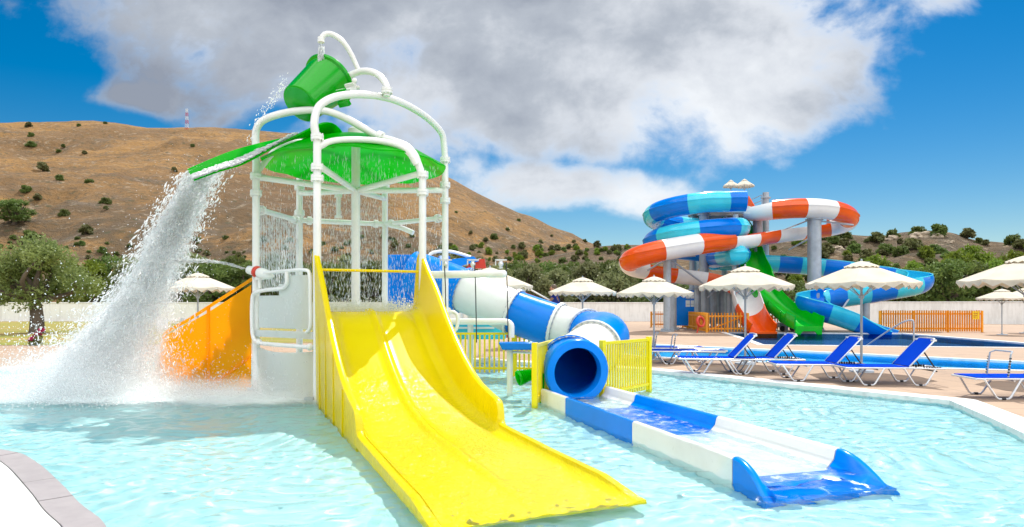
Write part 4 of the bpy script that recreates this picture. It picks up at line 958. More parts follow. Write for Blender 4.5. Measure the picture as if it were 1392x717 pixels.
MB().prism([(-.84,.1),(.84,.1),(.84,-.40),(.5,-.40),(.34,-.24),(-.34,-.24),(-.5,-.40),(-.84,-.40)],lambda a,b,tt:p+sd*a+Vector((0,0,b-.28))+t_*tt,-.05,.02).build('end_plate',M_ORG,os_)

# ================================================================= timber fences
def picket(a,b,h,label,gap=.115,notice=False,brace=False):
    a=Vector((a[0],a[1],0)); b=Vector((b[0],b[1],0)); r=thing('timber_fence',label,'fence',((a.x+b.x)/2,(a.y+b.y)/2,0),'orange timber picket fences')
    d=b-a; L=d.length; d.normalize(); nrm=Vector((d.y,-d.x,0))
    if nrm.y>0: nrm=-nrm
    for k in range(max(2,int(L/1.9))+1):
        q=a+d*(L*k/max(2,int(L/1.9))); MB().bar((q.x,q.y,-.05),(q.x,q.y,h-.02),.09,.09,d).build('post',M_WOOD,r)
    for z in (.22,h-.2): MB().bar(a+Vector((0,0,z)),b+Vector((0,0,z)),.035,.09).build('rail',M_WOOD,r)
    mb=MB(); n=int(L/gap)
    for k in range(n): q=a+d*(L*(k+.5)/n)+nrm*.045; mb.bar((q.x,q.y,.05),(q.x,q.y,h+random.uniform(-.012,.012)),.02,gap*.90,nrm)
    mb.build('pickets',M_WOOD,r)
    if brace: MB().bar(a+nrm*.0-Vector((0,0,-.1))+nrm*-.06,b+nrm*-.06+Vector((0,0,h-.1)),.03,.07).build('brace',M_WOOD,r)
    if notice:
        q=b-d*.42+nrm*.075+Vector((0,0,h-.28)); M_=Matrix((d,nrm,Vector((0,0,1)))).transposed(); no=MB().box(q,(.40,.012,.46),M_).build('notice',M_NOTE,r); l=MB()
        for k in range(3): l.box(q+nrm*.008+Vector((0,0,.10-.1*k))+d*(-.03*k),(.26-.06*k,.004,.03),M_)
        l.build('print_lines',M_BRICK,no)
    return r
M_NOTE=painted('yellow_notice',(.85,.66,.02,1),.5,var=.03)
def fxy(px,py): g=gnd(px,py); return (g.x,g.y)
picket((884.*0+ (885-696)*46/F,46),((928-696)*46/F,46),1.12,'short timber fence left of the slanting one, behind the parasol pole')
picket(((928-696)*45.8/F,45.8),((960-696)*37.6/F,37.6),1.12,'slanting timber fence running towards the red life ring',gap=.13)
picket(((961-696)*37.4/F,37.4),((1017-696)*37.4/F,37.4),1.12,'timber picket fence in front of the orange slide end',gap=.17,brace=True)
picket(((1196-696)*37.6/F,37.6),((1335-696)*37.6/F,37.6),1.25,'long timber fence with a yellow notice at its right end',gap=.135,notice=True)
picket(((1048-696)*40.5/F,40.5),((1092-696)*40.5/F,40.5),.95,'low timber fence glimpsed between the green slide and the blue slide',gap=.15)
# red life ring holder leaning on fence
g=Vector(((950-696)*36.9/F,36.9,0)); lr=thing('life_ring','red life ring on a short stand leaning by the timber fence corner','life ring',g)
Ml=Matrix.Rotation(R(78),3,'X')@Matrix.Rotation(R(30),3,'Y'); MB().tube([g+Vector((.10,0,.62))+Ml@Vector((.26*math.cos(a),.26*math.sin(a),0)) for a in np.linspace(0,2*PI,24,endpoint=False)],.075,10,closed=True).build('ring',M_RED,lr)
MB().tube([g+Vector((-.1,0,-.02)),g+Vector((.12,.08,1.0))],.035,8).build('stand',M_RED,lr); mb=MB()
for a in (): mb.tube([g+Vector((.10,0,.62))+Ml@Vector((.26*math.cos(R(a+d_)),.26*math.sin(R(a+d_)),0)) for d_ in (-8,0,8)],.082,10)
# blue notice box
q=at(926,417,43.5); nb=thing('notice_box','blue board with small white notices beside the slim grey column','notice board',(q.x,q.y,0))
MB().box((q.x,q.y,1.35),(2.0,.12,2.3)).build('board',M_BLUE,nb,bevel=.02)
for k,(dx,dz) in enumerate(((.42,.45),(.75,.45),(.42,-.1),(.75,-.1))):
    MB().box((q.x+dx,q.y-.07,1.75+dz),(.28,.012,.42)).build('notice',M_WPLAS,nb)
MB().box((q.x+.58,q.y-.078,1.95),(.5,.004,.03)).box((q.x+.58,q.y-.078,1.6),(.5,.004,.03)).build('print_lines',M_STEEL,nb)
# stainless hand rail into the landing pool
q=gnd(1241,472); hr_=thing('pool_handrail','thin stainless hand rail at the edge of the dark blue landing pool','hand rail',q)
a=gnd(1242,471); MB().tube(resample(catmull([(a.x,a.y,-.02),(a.x,a.y,.85),(a.x-.05,a.y+.1,.98),(a.x-.3,a.y+.5,.8),(a.x-.95,a.y+1.6,-.1)],5),.05),.03,8).build('rail',M_STEEL,hr_)
MB().lathe([(.03,0),(.07,0),(.07,.02),(.03,.03)],(a.x,a.y,0)).build('foot',M_STEEL,hr_)
# small trolley under the green slide
q=at(1068,443,39.3); tr=thing('pump_trolley','small dark pump trolley on wheels under the green slide','trolley',(q.x,q.y,0)); MB().box((q.x,q.y,.38),(.9,.5,.3)).build('body',M_STEEL,tr,bevel=.03)
for dx in (-.3,.3): MB().lathe([(.02,-.04),(.16,-.04),(.16,.04),(.02,.04)],(q.x+dx,q.y-.28,.16),Matrix.Rotation(R(90),3,'X'),14).build('wheel',M_DARK,tr)
MB().tube([(q.x+.45,q.y,.5),(q.x+.75,q.y,.85)],.025,6).build('handle',M_STEEL,tr)

# ================================================================= parasols
def make_parasol(label,group,rad=1.2,lawn=False):
    r=thing('parasol',label,'parasol',(0,0,0),group)
    MB().tube([(0,0,0),(0,0,2.42)],.028,10).build('pole',M_STEEL if not lawn else M_CREAM,r,local=True)
    MB().lathe([(.001,.10),(.05,.10),(.06,.04),(.26,.035),(.27,0),(.001,0)],n=20).build('base',M_STEEL,r,local=True)
    n=8; sub=6; rings=[]; top=2.47; rim=2.07
    def rp(a):   # eight straight edges between the rib tips, cloth sagging a little between ribs
        k=a/(2*PI)*n; f=k-math.floor(k); return math.cos(PI/n)/math.cos((f-.5)*2*PI/n), f
    for j in range(9):
        fr=.16+.84*j/8; ring=[]
        for i in range(n*sub):
            a=2*PI*i/(n*sub); e,f=rp(a); z=top-(top-rim)*((fr-.16)/.84)**1.06 - .035*math.sin(PI*f)*fr; ring.append(Vector((rad*fr*e*math.cos(a),rad*fr*e*math.sin(a),z)))
        rings.append(ring)
    inn=[[v-Vector((0,0,.012)) for v in ring] for ring in rings]
    can=MB().loft(rings+inn[::-1]).build('canopy',M_CREAM,r,sharp=25,local=True)
    rings=[]; sc=26*n//8*1
    N=n*12
    for j in range(5):
        f2=j/4; ring=[]
        for i in range(N):
            a=2*PI*i/N; e,f=rp(a); sca=.5-.5*math.cos(2*PI*f*3); drop=.055+.085*sca; zr0=rim-.035*math.sin(PI*f); wv=.012*math.sin(2*PI*f*3+1)*f2
            ring.append(Vector(((rad*e+.012+wv)*math.cos(a),(rad*e+.012+wv)*math.sin(a),zr0+.006-drop*f2)))
        rings.append(ring)
    inn=[[Vector((v.x*.992,v.y*.992,v.z)) for v in ring] for ring in rings]
    MB().loft(rings+inn[::-1]).build('valance',M_CREAM,r,sharp=60,local=True)
    rings=[]
    for j in range(5):
        fr=.02+.29*j/4; ring=[]
        for i in range(n*8):
            a=2*PI*i/(n*8); e,f=rp(a); z=top+.10-.12*(j/4)**1.3-(.03*(.5-.5*math.cos(2*PI*f*2)) if j==4 else 0); ring.append(Vector((rad*fr*e*math.cos(a),rad*fr*e*math.sin(a),z)))
        rings.append(ring)
    MB().loft(rings+[[v-Vector((0,0,.01)) for v in q] for q in rings[::-1]]).build('vent_cap',M_CREAM,can,sharp=25,local=True)
    MB().lathe([(.001,.16),(.02,.14),(.028,.11),(.015,.07)],(0,0,top),n=10).build('finial',M_STEEL,r,local=True)
    mb=MB()
    for k in range(n):
        a=2*PI*k/n; mb.bar((.03*math.cos(a),.03*math.sin(a),top-.03),(rad*.985*math.cos(a),rad*.985*math.sin(a),rim-.03),.016,.022); mb.bar((.04*math.cos(a),.04*math.sin(a),1.75),(rad*.5*math.cos(a),rad*.5*math.sin(a),(top+rim)/2-.05),.012,.016)
    mb.build('ribs',M_STEEL,r,local=True)
    MB().lathe([(.03,-.05),(.06,-.04),(.06,.04),(.03,.05)],(0,0,1.75),n=12).build('hub',M_STEEL,r,local=True)
    return r
GP_='cream parasols with scalloped edges'
pr=make_parasol('largest full parasol, cream, standing behind the two raised loungers on the right',GP_)
def put(px,Y,s=1,rz=0,label='',first=False,sz=None,z=0):
    loc=((px-696)*Y/F,Y,z)
    if first: pr.location=loc; pr.rotation_euler=(0,0,rz); pr.scale=(s,s,sz or s); return pr
    return dup(pr,loc,rz,label,(s,s,sz or s))
put(1171,15.4,1.0,.2,first=True)
put(1013,17.4,1.0,.25,'cream parasol in front of the orange and green slides')
put(889,18.9,.92,.3,'cream parasol standing at the flat lounger near the yellow fence end')
put(792,22.6,.97,.1,'cream parasol standing before the white wall and olive trees, right of the blue tube')
put(1396,13.6,1.0,.3,'cream parasol cut off by the right edge above the flat lounger')
put(1362,34.5,.93,.2,'small distant cream parasol beside the dark landing pool')
put(1393,36.5,.97,.4,'distant cream parasol cut by the right edge, behind the small one')
put(269,23.6,1.05,.15,'cream parasol on the lawn left of the amber stair panel')
put(666,18.9,1.02,.1,'cream parasol partly hidden behind the white tube section',)
put(993.5,42.3,.42,.2,'lower of the two small parasols on the slide tower deck',sz=.74,z=zd+.05)
put(1012,43.6,.52,.5,'higher of the two small parasols on the slide tower deck',sz=.86,z=zd+.05)

# ================================================================= sun loungers
def make_lounger(label,raised=True):
    r=thing('sun_lounger',label,'sun lounger',(0,0,0),'blue sling loungers along the pool')
    H=.34; W_=.31; ang=R(47 if raised else 0); hx=1.18; bl=.72
    fr_=MB()
    for s in (-1,1):
        fr_.tube([(0,s*W_,H),(hx,s*W_,H),(1.86,s*W_,H-.01)],.018,8)
    fr_.tube([(0,-W_,H),(0,W_,H)],.018,8).tube([(1.86,-W_,H-.01),(1.86,W_,H-.01)],.018,8).tube([(.62,-W_,H-.03),(.62,W_,H-.03)],.016,8)
    fr_.build('frame',M_ALU,r,local=True)
    for x0 in (.14,1.10):
        for s in (-1,1):
            pts=[(x0-.02,s*(W_+.015),H),(x0+.16,s*(W_+.03),.05),(x0+.20,s*(W_+.03),.018),(x0+.36,s*(W_+.03),.018),(x0+.40,s*(W_+.03),.05),(x0+.58,s*(W_+.015),H)]
            leg=MB().tube(pts,.017,8).build('leg',M_ALU,r,local=True); MB().tube([(x0+.25,s*(W_+.03),.018),(x0+.31,s*(W_+.03),.018)],.026,8).build('foot',M_DARK,leg,local=True)
    def slab(x0,x1,z,a,o=(0,0,0),w=W_-.0,sag=.02):
        rings=[]; nn=10
        for j in range(nn+1):
            x=x0+(x1-x0)*j/nn; ring=[]
            for i in range(9):
                y=-w+2*w*i/8; dz=-sag*math.sin(PI*i/8)*math.sin(PI*j/nn); ring.append((x,y,dz+.012))
            ring+= [(x,y,dz-.012) for (x,y,dz) in [(q[0],q[1],q[2]-.012) for q in ring[::-1]]]
            rings.append([Vector((hx+(q[0]-hx)*math.cos(a)-q[2]*math.sin(a),q[1],z+(q[0]-hx)*math.sin(a)+q[2]*math.cos(a))) if a else Vector((q[0],q[1],z+q[2])) for q in ring])
        return MB().loft(rings,caps=True)
    slab(.03,hx,H+.015,0).build('seat',M_SLING,r,local=True)
    bk=slab(hx+.02,hx+bl,H+.02,ang).build('backrest',M_SLING,r,local=True)
    mb=MB()
    def bp(x,y,dz=0): return Vector((hx+x*math.cos(ang)-dz*math.sin(ang),y,H+.02+x*math.sin(ang)+dz*math.cos(ang)))
    for s in (-1,1): mb.tube([bp(.02,s*W_),bp(bl-.04,s*W_),bp(bl+.02,s*(W_-.05)),bp(bl+.03,0)],.016,8)
    mb.build('backrest_frame',M_ALU,bk,local=True)
    mb=MB()
    for s in (-1,1): mb.box(bp(bl-.02,s*(W_-.03)),(.07,.08,.035))
    mb.build('corner_cap',M_WPLAS,bk,local=True)
    mb=MB()
    if raised:
        for s in (-1,1):
            mb.bar(bp(.42,s*(W_-.05),-.03),(hx+.52,s*(W_-.05),H-.01),.02,.02)
            for k in range(7): mb.box((hx+.30+.05*k,s*(W_-.03),H+.0),(.018,.03,.05))
        mb.tube([(hx+.52,-W_,H-.06),(hx+.52,W_,H-.06)],.014,6).build('back_support',M_DARK,r,local=True)
    else:
        pts=[(.55,-.26,H),(.60,-.25,H+.40),(.66,-.20,H+.44),(.66,.20,H+.44),(.60,.25,H+.40),(.55,.26,H)]
        mb.tube(pts,.014,8); 
        hp=mb.build('hoop',M_STEEL,r,local=True); t2=MB()
        for s in (-1,1):
            for k in range(7): t2.box((.55+.006*k,s*.262,H+.06+.045*k),(.03,.02,.018))
        t2.build('notch_strip',M_DARK,hp,local=True)
    return r
lg=make_lounger('raised blue lounger nearest on the right, its back just right of the large parasol pole')
def putl(src,px,Y,rz,label=None,first=False):
    loc=((px-696)*Y/F,Y,0)
    if first: src.location=loc; src.rotation_euler=(0,0,rz); return
    return dup(src,loc,rz,label)
putl(lg,1140,13.05,R(-3),first=True)
putl(lg,1049,13.75,R(-4),'raised blue lounger whose back leans left of the large parasol pole')
putl(lg,974,15.1,R(-3),'raised blue lounger second from the left, seen edge-on with its back turned to the tower')
putl(lg,921,15.2,R(-6),'raised blue lounger leftmost of the raised ones, close to the flat one by the fence')
lf=make_lounger('flat blue lounger with an upright hoop at the right edge of the photo',raised=False)
putl(lf,1310,11.15,R(-2),first=True)
putl(lf,862,18.9,R(-4),'flat blue lounger with hoop just behind the yellow fence end, far one of the pair')
putl(lf,885,17.6,R(-5),'flat blue lounger with hoop right of the parasol pole, near one of the pair')

# ================================================================= mast on the mountain, lawn chairs
q=hill_hit(254,176); 
if q is None: q=at(254,174,328)
ms=thing('radio_mast','red and white lattice radio mast on the mountain ridge','radio mast',q)
hm=(172-144)/F*q.y+1; segs=6
for k in range(segs):
    z0=q.z-1+hm*k/segs; z1=q.z-1+hm*(k+1)/segs; w0=.6*(1-.45*k/segs); w1=.6*(1-.45*(k+1)/segs); mb=MB()
    for a in range(4):
        c0=Vector((q.x+w0*(1 if a in(0,3) else -1),q.y+w0*(1 if a<2 else -1),z0)); c1=Vector((q.x+w1*(1 if a in(0,3) else -1),q.y+w1*(1 if a<2 else -1),z1)); b1=Vector((q.x+w1*(1 if (a+1)%4 in(0,3) else -1),q.y+w1*(1 if (a+1)%4<2 else -1),z1)); mb.tube([c0,c1],.06,5); mb.tube([c0,b1],.04,4)
    mb.build('mast_section',M_RED if k%2==0 else M_WPLAS,ms)
M_GLASS=plastic('clear_chair_plastic',(.62,.64,.66,1),.2)
def chair(px,Y,rz,label):
    r=thing('garden_chair',label,'chair',((px-696)*Y/F,Y,0),'pale garden chairs on the lawn',rz)
    MB().box((0,0,.43),(.48,.46,.04)).build('seat',M_GLASS,r,local=True,bevel=.015); MB().box((0,.23,.68),(.46,.04,.46),Matrix.Rotation(R(-12),3,'X')).build('backrest',M_GLASS,r,local=True,bevel=.02)
    for a in (-1,1):
        for b in (-1,1): MB().tube([(a*.2,b*.19,.42),(a*.24,b*.23,0)],.018,6).build('leg',M_GLASS,r,local=True)
        MB().tube([(a*.26,-.2,.42),(a*.27,-.2,.64),(a*.27,.2,.66)],.02,6).build('armrest',M_GLASS,r,local=True)
chair(222,30,R(35),'pale garden chair on the lawn, left one of the two beside the amber panel'); chair(241,33,R(-40),'pale garden chair on the lawn, right one of the two, below the lawn parasol')
# ================================================================= person on the red ramp
def person(loc,label):
    L=Vector(loc); r=thing('person',label,'person',L)
    J={'pel':(0,0,.93),'sp':(-.02,0,1.12),'ch':(-.06,0,1.33),'nk':(-.09,0,1.49),'hd':(-.12,0,1.60),'lh':(0,.10,.90),'lk':(.03,.11,.5),'la':(.06,.11,.08),'lf':(-.10,.11,.03),'rh':(0,-.10,.90),'rk':(-.04,-.11,.5),'ra':(.02,-.11,.08),'rf':(-.14,-.11,.03),
       'ls':(-.07,.19,1.42),'le':(-.22,.24,1.20),'lw':(-.42,.20,1.12),'rs':(-.07,-.19,1.42),'re':(-.24,-.25,1.22),'rw':(-.46,-.22,1.12),'rhd':(-.54,-.22,1.11),'lhd':(-.50,.20,1.11)}
    rad={'pel':.15,'sp':.14,'ch':.16,'nk':.06,'hd':.075,'lh':.10,'lk':.065,'la':.042,'lf':.04,'rh':.10,'rk':.065,'ra':.042,'rf':.04,'ls':.065,'le':.045,'lw':.03,'rs':.065,'re':.045,'rw':.03,'rhd':.035,'lhd':.035}
    E=[('pel','sp'),('sp','ch'),('ch','nk'),('nk','hd'),('pel','lh'),('lh','lk'),('lk','la'),('la','lf'),('pel','rh'),('rh','rk'),('rk','ra'),('ra','rf'),('ch','ls'),('ls','le'),('le','lw'),('lw','lhd'),('ch','rs'),('rs','re'),('re','rw'),('rw','rhd')]
    K=list(J); me=bpy.data.meshes.new('body'); me.from_pydata([J[k] for k in K],[(K.index(a),K.index(b)) for a,b in E],[]); o=bpy.data.objects.new('body',me); COL.objects.link(o); o.parent=r; me.materials.append(M_SKIN)
    sk=o.modifiers.new('skin','SKIN'); 
    bm=bmesh.new(); bm.from_mesh(me); ly=bm.verts.layers.skin.verify(); bm.verts.ensure_lookup_table()
    for i,k in enumerate(K): bm.verts[i][ly].radius=(rad[k],rad[k]); bm.verts[i][ly].use_root=(k=='pel')
    bm.to_mesh(me); bm.free(); sb=o.modifiers.new('sub','SUBSURF'); sb.levels=2; sb.render_levels=2
    hd=MB().sph((-.13,0,1.64),.10,14,10,(1.0,.82,1.2)).sph((-.235,0,1.63),.02,8,6).sph((-.20,.04,1.66),.014,8,6).sph((-.20,-.04,1.66),.014,8,6).sph((-.12,.085,1.63),.025,8,6).sph((-.12,-.085,1.63),.025,8,6); hd.build('face',M_SKIN,r,local=True)
    MB().sph((-.10,0,1.675),.112,14,10,(.98,.86,1.08)).build('hair',M_HAIR,r,local=True)
    rings=[]
    for z,w,d in ((.86,.19,.15),(1.0,.185,.15),(1.12,.175,.15),(1.3,.20,.155),(1.42,.205,.12),(1.49,.10,.08)):
        x=-.09*(z-.93)/.56; rings.append([Vector((x+d*math.cos(2*PI*k/16),w*math.sin(2*PI*k/16),z)) for k in range(16)])
    sh=MB().loft(rings,caps=True)
    for s in (-1,1): sh.tube([(-.07,s*.17,1.42),(-.15,s*.225,1.30)],[.085,.075],10)
    sh.build('shirt',M_SHIRT,r,local=True)
    s2=MB()
    for s in (-1,1): s2.tube([(0,s*.09,.92),(.0,s*.105,.7),(0,s*.11,.52)],[.125,.105,.095],10)
    s2.build('shorts',M_NAVY,r,local=True); return r
M_SKIN=painted('skin',(.45,.22,.13,1),.5,var=.03); M_HAIR=painted('hair',(.10,.065,.04,1),.6); M_SHIRT=painted('blue_shirt',(.02,.05,.36,1),.8)
pp=at(757,413,23.0); pers=person((pp.x,pp.y,.48),'person in a dark blue shirt leaning left over the white rail behind the blue tube')
q=pers.location; stp=thing('step_block','low white step block under the person behind the blue tube','step',(q.x,q.y,0)); MB().box((q.x,q.y,.24),(.9,.8,.48)).build('block',M_WPLAS,stp,bevel=.02); MB().box((q.x-.6,q.y,.12),(.3,.8,.24)).build('tread',M_WPLAS,stp,bevel=.02)
# ================================================================= foliage
def leafmat(name,a,b,c,transl=.3):
    m,t=newmat(name); oi=t.node('ShaderNodeObjectInfo'); p=t.pos(); n1=t.noise(p,.9,3); n2=t.noise(p,7,2)
    col=t.mix(t.step(n1,.35,.65),a,b); col=t.mix(t.m('MULTIPLY',t.step(n2,.45,.75),.6),col,c)
    hs=t.node('ShaderNodeHueSaturation'); t.L.new(col,hs.inputs['Color']); t.put(hs.inputs['Value'],t.m('ADD',.75,t.m('MULTIPLY',oi.outputs['Random'],.5))); t.put(hs.inputs['Hue'],t.m('ADD',.485,t.m('MULTIPLY',oi.outputs['Random'],.03)))
    d=t.bsdf(hs.outputs[0],.55,None,0,0,.3); tr=t.node('ShaderNodeBsdfTranslucent'); t.L.new(hs.outputs[0],tr.inputs[0]); t.out(t.mixsh(transl,d,tr.outputs[0])); return m
L_OLIVE=leafmat('olive_leaves',(.17,.20,.075,1),(.25,.27,.12,1),(.34,.36,.20,1),.35)
L_OLIVEN=leafmat('fresh_olive_leaves',(.15,.20,.06,1),(.24,.28,.09,1),(.33,.37,.15,1),.4)
L_DARK=leafmat('carob_leaves',(.09,.14,.03,1),(.14,.19,.045,1),(.21,.25,.08,1),.3)
L_PINE=leafmat('bright_pine_needles',(.13,.20,.02,1),(.20,.28,.03,1),(.27,.33,.06,1),.35)
L_SCRUB=leafmat('scrub_leaves',(.11,.125,.04,1),(.17,.17,.065,1),(.24,.22,.10,1),.25)
M_BARK=painted('olive_bark',(.14,.105,.08,1),.9,var=.25,scale=9,bumps=.6)
def leaves(centres,normals_,size,n_per,spread,seed,aspect=2.2):
    """many leaf blades spread round clump centres"""
    g=np.random.default_rng(seed); C=np.repeat(np.asarray(centres),n_per,0); N=len(C); sp=np.repeat(np.asarray(spread),n_per)[:,None]
    d=g.normal(size=(N,3)); d/=np.linalg.norm(d,axis=1,keepdims=True); P_=C+d*sp*(g.random((N,1))**.45)*np.array([1,1,.8])
    ax=g.normal(size=(N,3))+d*.8+np.array([0,0,.35]); ax/=np.linalg.norm(ax,axis=1,keepdims=True); b=np.cross(ax,g.normal(size=(N,3))); b/=np.linalg.norm(b,axis=1,keepdims=True)
    s=size*(.6+.8*g.random((N,1))); A=ax*s*aspect*.5; B=b*s*.5
    V=np.stack([P_-A,P_+B-A*.1,P_+A,P_-B-A*.1],1).reshape(-1,3); return V
def quadmesh(name,V,mat):
    n=len(V)//4; me=bpy.data.meshes.new(name); me.vertices.add(len(V)); me.vertices.foreach_set('co',V.astype(np.float32).ravel()); me.loops.add(4*n); me.loops.foreach_set('vertex_index',np.arange(4*n,dtype=np.int32)); me.polygons.add(n); me.polygons.foreach_set('loop_start',np.arange(0,4*n,4,dtype=np.int32)); me.update(calc_edges=True); me.materials.append(mat); return me
def tree_mesh(h,w,trunk_h,nc,npl,lsize,seed,lean=.1,clump=.16,flat=.8,low=0.0,fat=1):
    """trunk and limbs as one tapered mesh, crown as leaf clumps on the limb ends"""
    g=np.random.default_rng(seed); mb=MB(); base=Vector((0,0,-.1)); fork=Vector((g.normal()*lean,g.normal()*lean,trunk_h)); tr=h*.042*fat
    mid=base.lerp(fork,.5)+Vector((g.normal()*.05*h,g.normal()*.05*h,0))*.5
    mb.tube(resample(catmull([base,mid,fork],5),trunk_h/7),[tr*1.5]+[tr*(1.2-.35*k/7) for k in range(8)][:max(0,len(resample(catmull([base,mid,fork],5),trunk_h/7))-1)],9)
    cen=[];spr=[]; ch=(h-trunk_h*.8)
    for k in range(nc):
        a=g.random()*2*PI; rr=math.sqrt(g.random())*.86; zz=g.random()
        env=math.sqrt(max(.05,1-(2*zz-.85)**2*.9)); x=math.cos(a)*rr*w/2*env; y=math.sin(a)*rr*w/2*env; z=trunk_h*(.75-low)+ch*(zz*.88+.04)
        c=Vector((x,y,z)); cen.append(c); spr.append(w*clump*(.6+.8*g.random()))
        if k<14 and zz>.12:
            m_=fork.lerp(c,.5)+Vector((g.normal()*.06*w,g.normal()*.06*w,-.04*h)); mb.tube(catmull([fork-Vector((0,0,.1)),m_,c],4),[tr*.7*(1-.85*i/8) for i in range(9)],6)
    V=leaves([tuple(c) for c in cen],None,lsize,npl,spr,seed+1)
    return mb,V
def make_tree(name,label,cat,group,spec,lm,bark=M_BARK):
    r=thing(name,label,cat,(0,0,0),group); fat=spec.pop('fat',1); mb,V=tree_mesh(fat=fat,**spec); mb.build('trunk',bark,r,local=True,sharp=180); o=bpy.data.objects.new('crown',quadmesh('crown',V,lm)); COL.objects.link(o); o.parent=r; return r
def shrub(name,label,cat,group,w,h,nc,npl,ls,seed,lm):
    r=thing(name,label,cat,(0,0,0),group); g=np.random.default_rng(seed); mb=MB(); cen=[];spr=[]
    for k in range(nc):
        a=g.random()*2*PI; rr=math.sqrt(g.random()); z=g.random(); e=math.sqrt(1-z*z*.85); c=(math.cos(a)*rr*w*.42*e,math.sin(a)*rr*w*.42*e,h*(.08+.72*z)); cen.append(c); spr.append(w*.17*(.6+.8*g.random()))
        if k<5: mb.tube([(0,0,-.2),(c[0]*.5,c[1]*.5,c[2]*.5),c],[w*.02,w*.014,w*.005],5)
    mb.build('stem',M_BARK,r,local=True,sharp=180); o=bpy.data.objects.new('crown',quadmesh('crown',leaves(cen,None,ls,npl,spr,seed+3),lm)); COL.objects.link(o); o.parent=r; return r
# big olive on the lawn
ol=make_tree('olive_tree','broad fresh green olive tree with a thick dark trunk on the lawn','tree',None,dict(h=4.8,w=6.6,trunk_h=1.9,nc=34,npl=380,lsize=.085,seed=19,lean=.25,clump=.125,low=-.12,fat=1.5),L_OLIVEN)
Y=36.; ol.location=((50-696)*Y/F,Y,0); ol.rotation_euler=(0,0,.6)
# grove behind the wall: three builds copied
G1='olive trees in the grove behind the white wall'
protoA=make_tree('olive_tree','x','tree',G1,dict(h=6.2,w=6.4,trunk_h=1.6,nc=70,npl=75,lsize=.17,seed=21,clump=.13,low=.1),L_OLIVE)
protoB=make_tree('olive_tree','x','tree',G1,dict(h=6.8,w=6.8,trunk_h=1.9,nc=75,npl=75,lsize=.17,seed=33,clump=.12,low=.1),L_DARK)
protoC=make_tree('pine_tree','x','tree',G1,dict(h=7.2,w=5.6,trunk_h=1.8,nc=70,npl=75,lsize=.16,seed=45,clump=.12,low=.1),L_PINE)
used={}
ORD='first second third fourth fifth sixth seventh eighth ninth tenth eleventh twelfth thirteenth fourteenth fifteenth sixteenth seventeenth eighteenth nineteenth twentieth'.split()
def plant(proto,px,Y,topy,label,group,z=None,wide=1.0,first=None):
    x=(px-696)*Y/F; zg=ground_z(x,Y) if z is None else z
    hh=(EYE+(415-topy)*Y/F)-zg; ph=PH[proto.name]; s=max(.2,hh/ph)
    if not used.get(proto.name): used[proto.name]=1; o=proto
    else: o=dup(proto,(0,0,0))
    o.location=(x,Y,zg-.05); o.rotation_euler=(0,0,random.uniform(0,6.28)); o.scale=(s*wide,s*wide,s); o['label']=label; o['group']=group; return o
PH={protoA.name:6.0,protoB.name:6.6,protoC.name:7.0}
row=[(650,70,352,'A'),(676,66,362,'A'),(700,74,350,'B'),(722,67,360,'A'),(742,78,352,'B'),(757,68,366,'A'),(775,74,352,'B'),(798,70,357,'A'),(826,76,350,'B'),(842,68,358,'A'),(866,72,350,'A'),(884,68,356,'B')]
desc={'A':'grey-green olive tree','B':'dark green spreading tree','C':'bright green pine tree'}
PR_={'A':protoA,'B':protoB,'C':protoC}
for k,(px,Y,ty,kd) in enumerate(row): plant(PR_[kd],px,Y,ty,f'{desc[kd]} behind the white wall, {ORD[k]} rightwards from the red ramp',G1)
row=[(905,70,384,'B'),(925,74,372,'A'),(950,70,380,'B'),(975,74,376,'A'),(1003,72,386,'B'),(1055,70,382,'B'),(1082,74,378,'B'),(1100,68,388,'B'),(1130,78,380,'A')]
for k,(px,Y,ty,kd) in enumerate(row): plant(PR_[kd],px,Y,ty,f'{desc[kd]} low between the big slides, {ORD[k]} from the left',G1)
row=[(4,76,352,'B'),(28,84,350,'B'),(98,78,352,'C'),(126,72,350,'C'),(150,80,344,'B'),(178,74,352,'A'),(205,82,345,'B'),(232,74,352,'B'),(262,80,345,'A'),(290,73,350,'B'),(318,80,344,'B'),(345,74,352,'B'),(372,80,346,'A'),(398,74,350,'B'),(440,76,352,'B'),(470,80,348,'A'),(505,74,350,'B'),(540,78,350,'A'),(575,73,352,'B'),(608,78,346,'A'),(632,72,352,'B')]
for k,(px,Y,ty,kd) in enumerate(row): plant(PR_[kd],px,Y,ty,f'{desc[kd]} behind the lawn wall, {ORD[k] if k<20 else "last"} from the left edge','trees behind the lawn wall')
# right hand trees at the foot of the scrub hill
row=[(1215,72,360,'B'),(1243,78,352,'C'),(1262,70,358,'B'),(1290,66,348,'B'),(1300,74,338,'C'),(1326,68,352,'B'),(1322,82,330,'C'),(1352,72,350,'C'),(1374,66,362,'B'),(1380,80,338,'C'),(1405,70,352,'B'),(1160,80,352,'B'),(1190,84,344,'C')]
for k,(px,Y,ty,kd) in enumerate(row): plant(PR_[kd],px,Y,ty,f'{desc[kd]} below the scrub hill, {ORD[k]} one right of the blue slide','trees at the foot of the scrub hill')
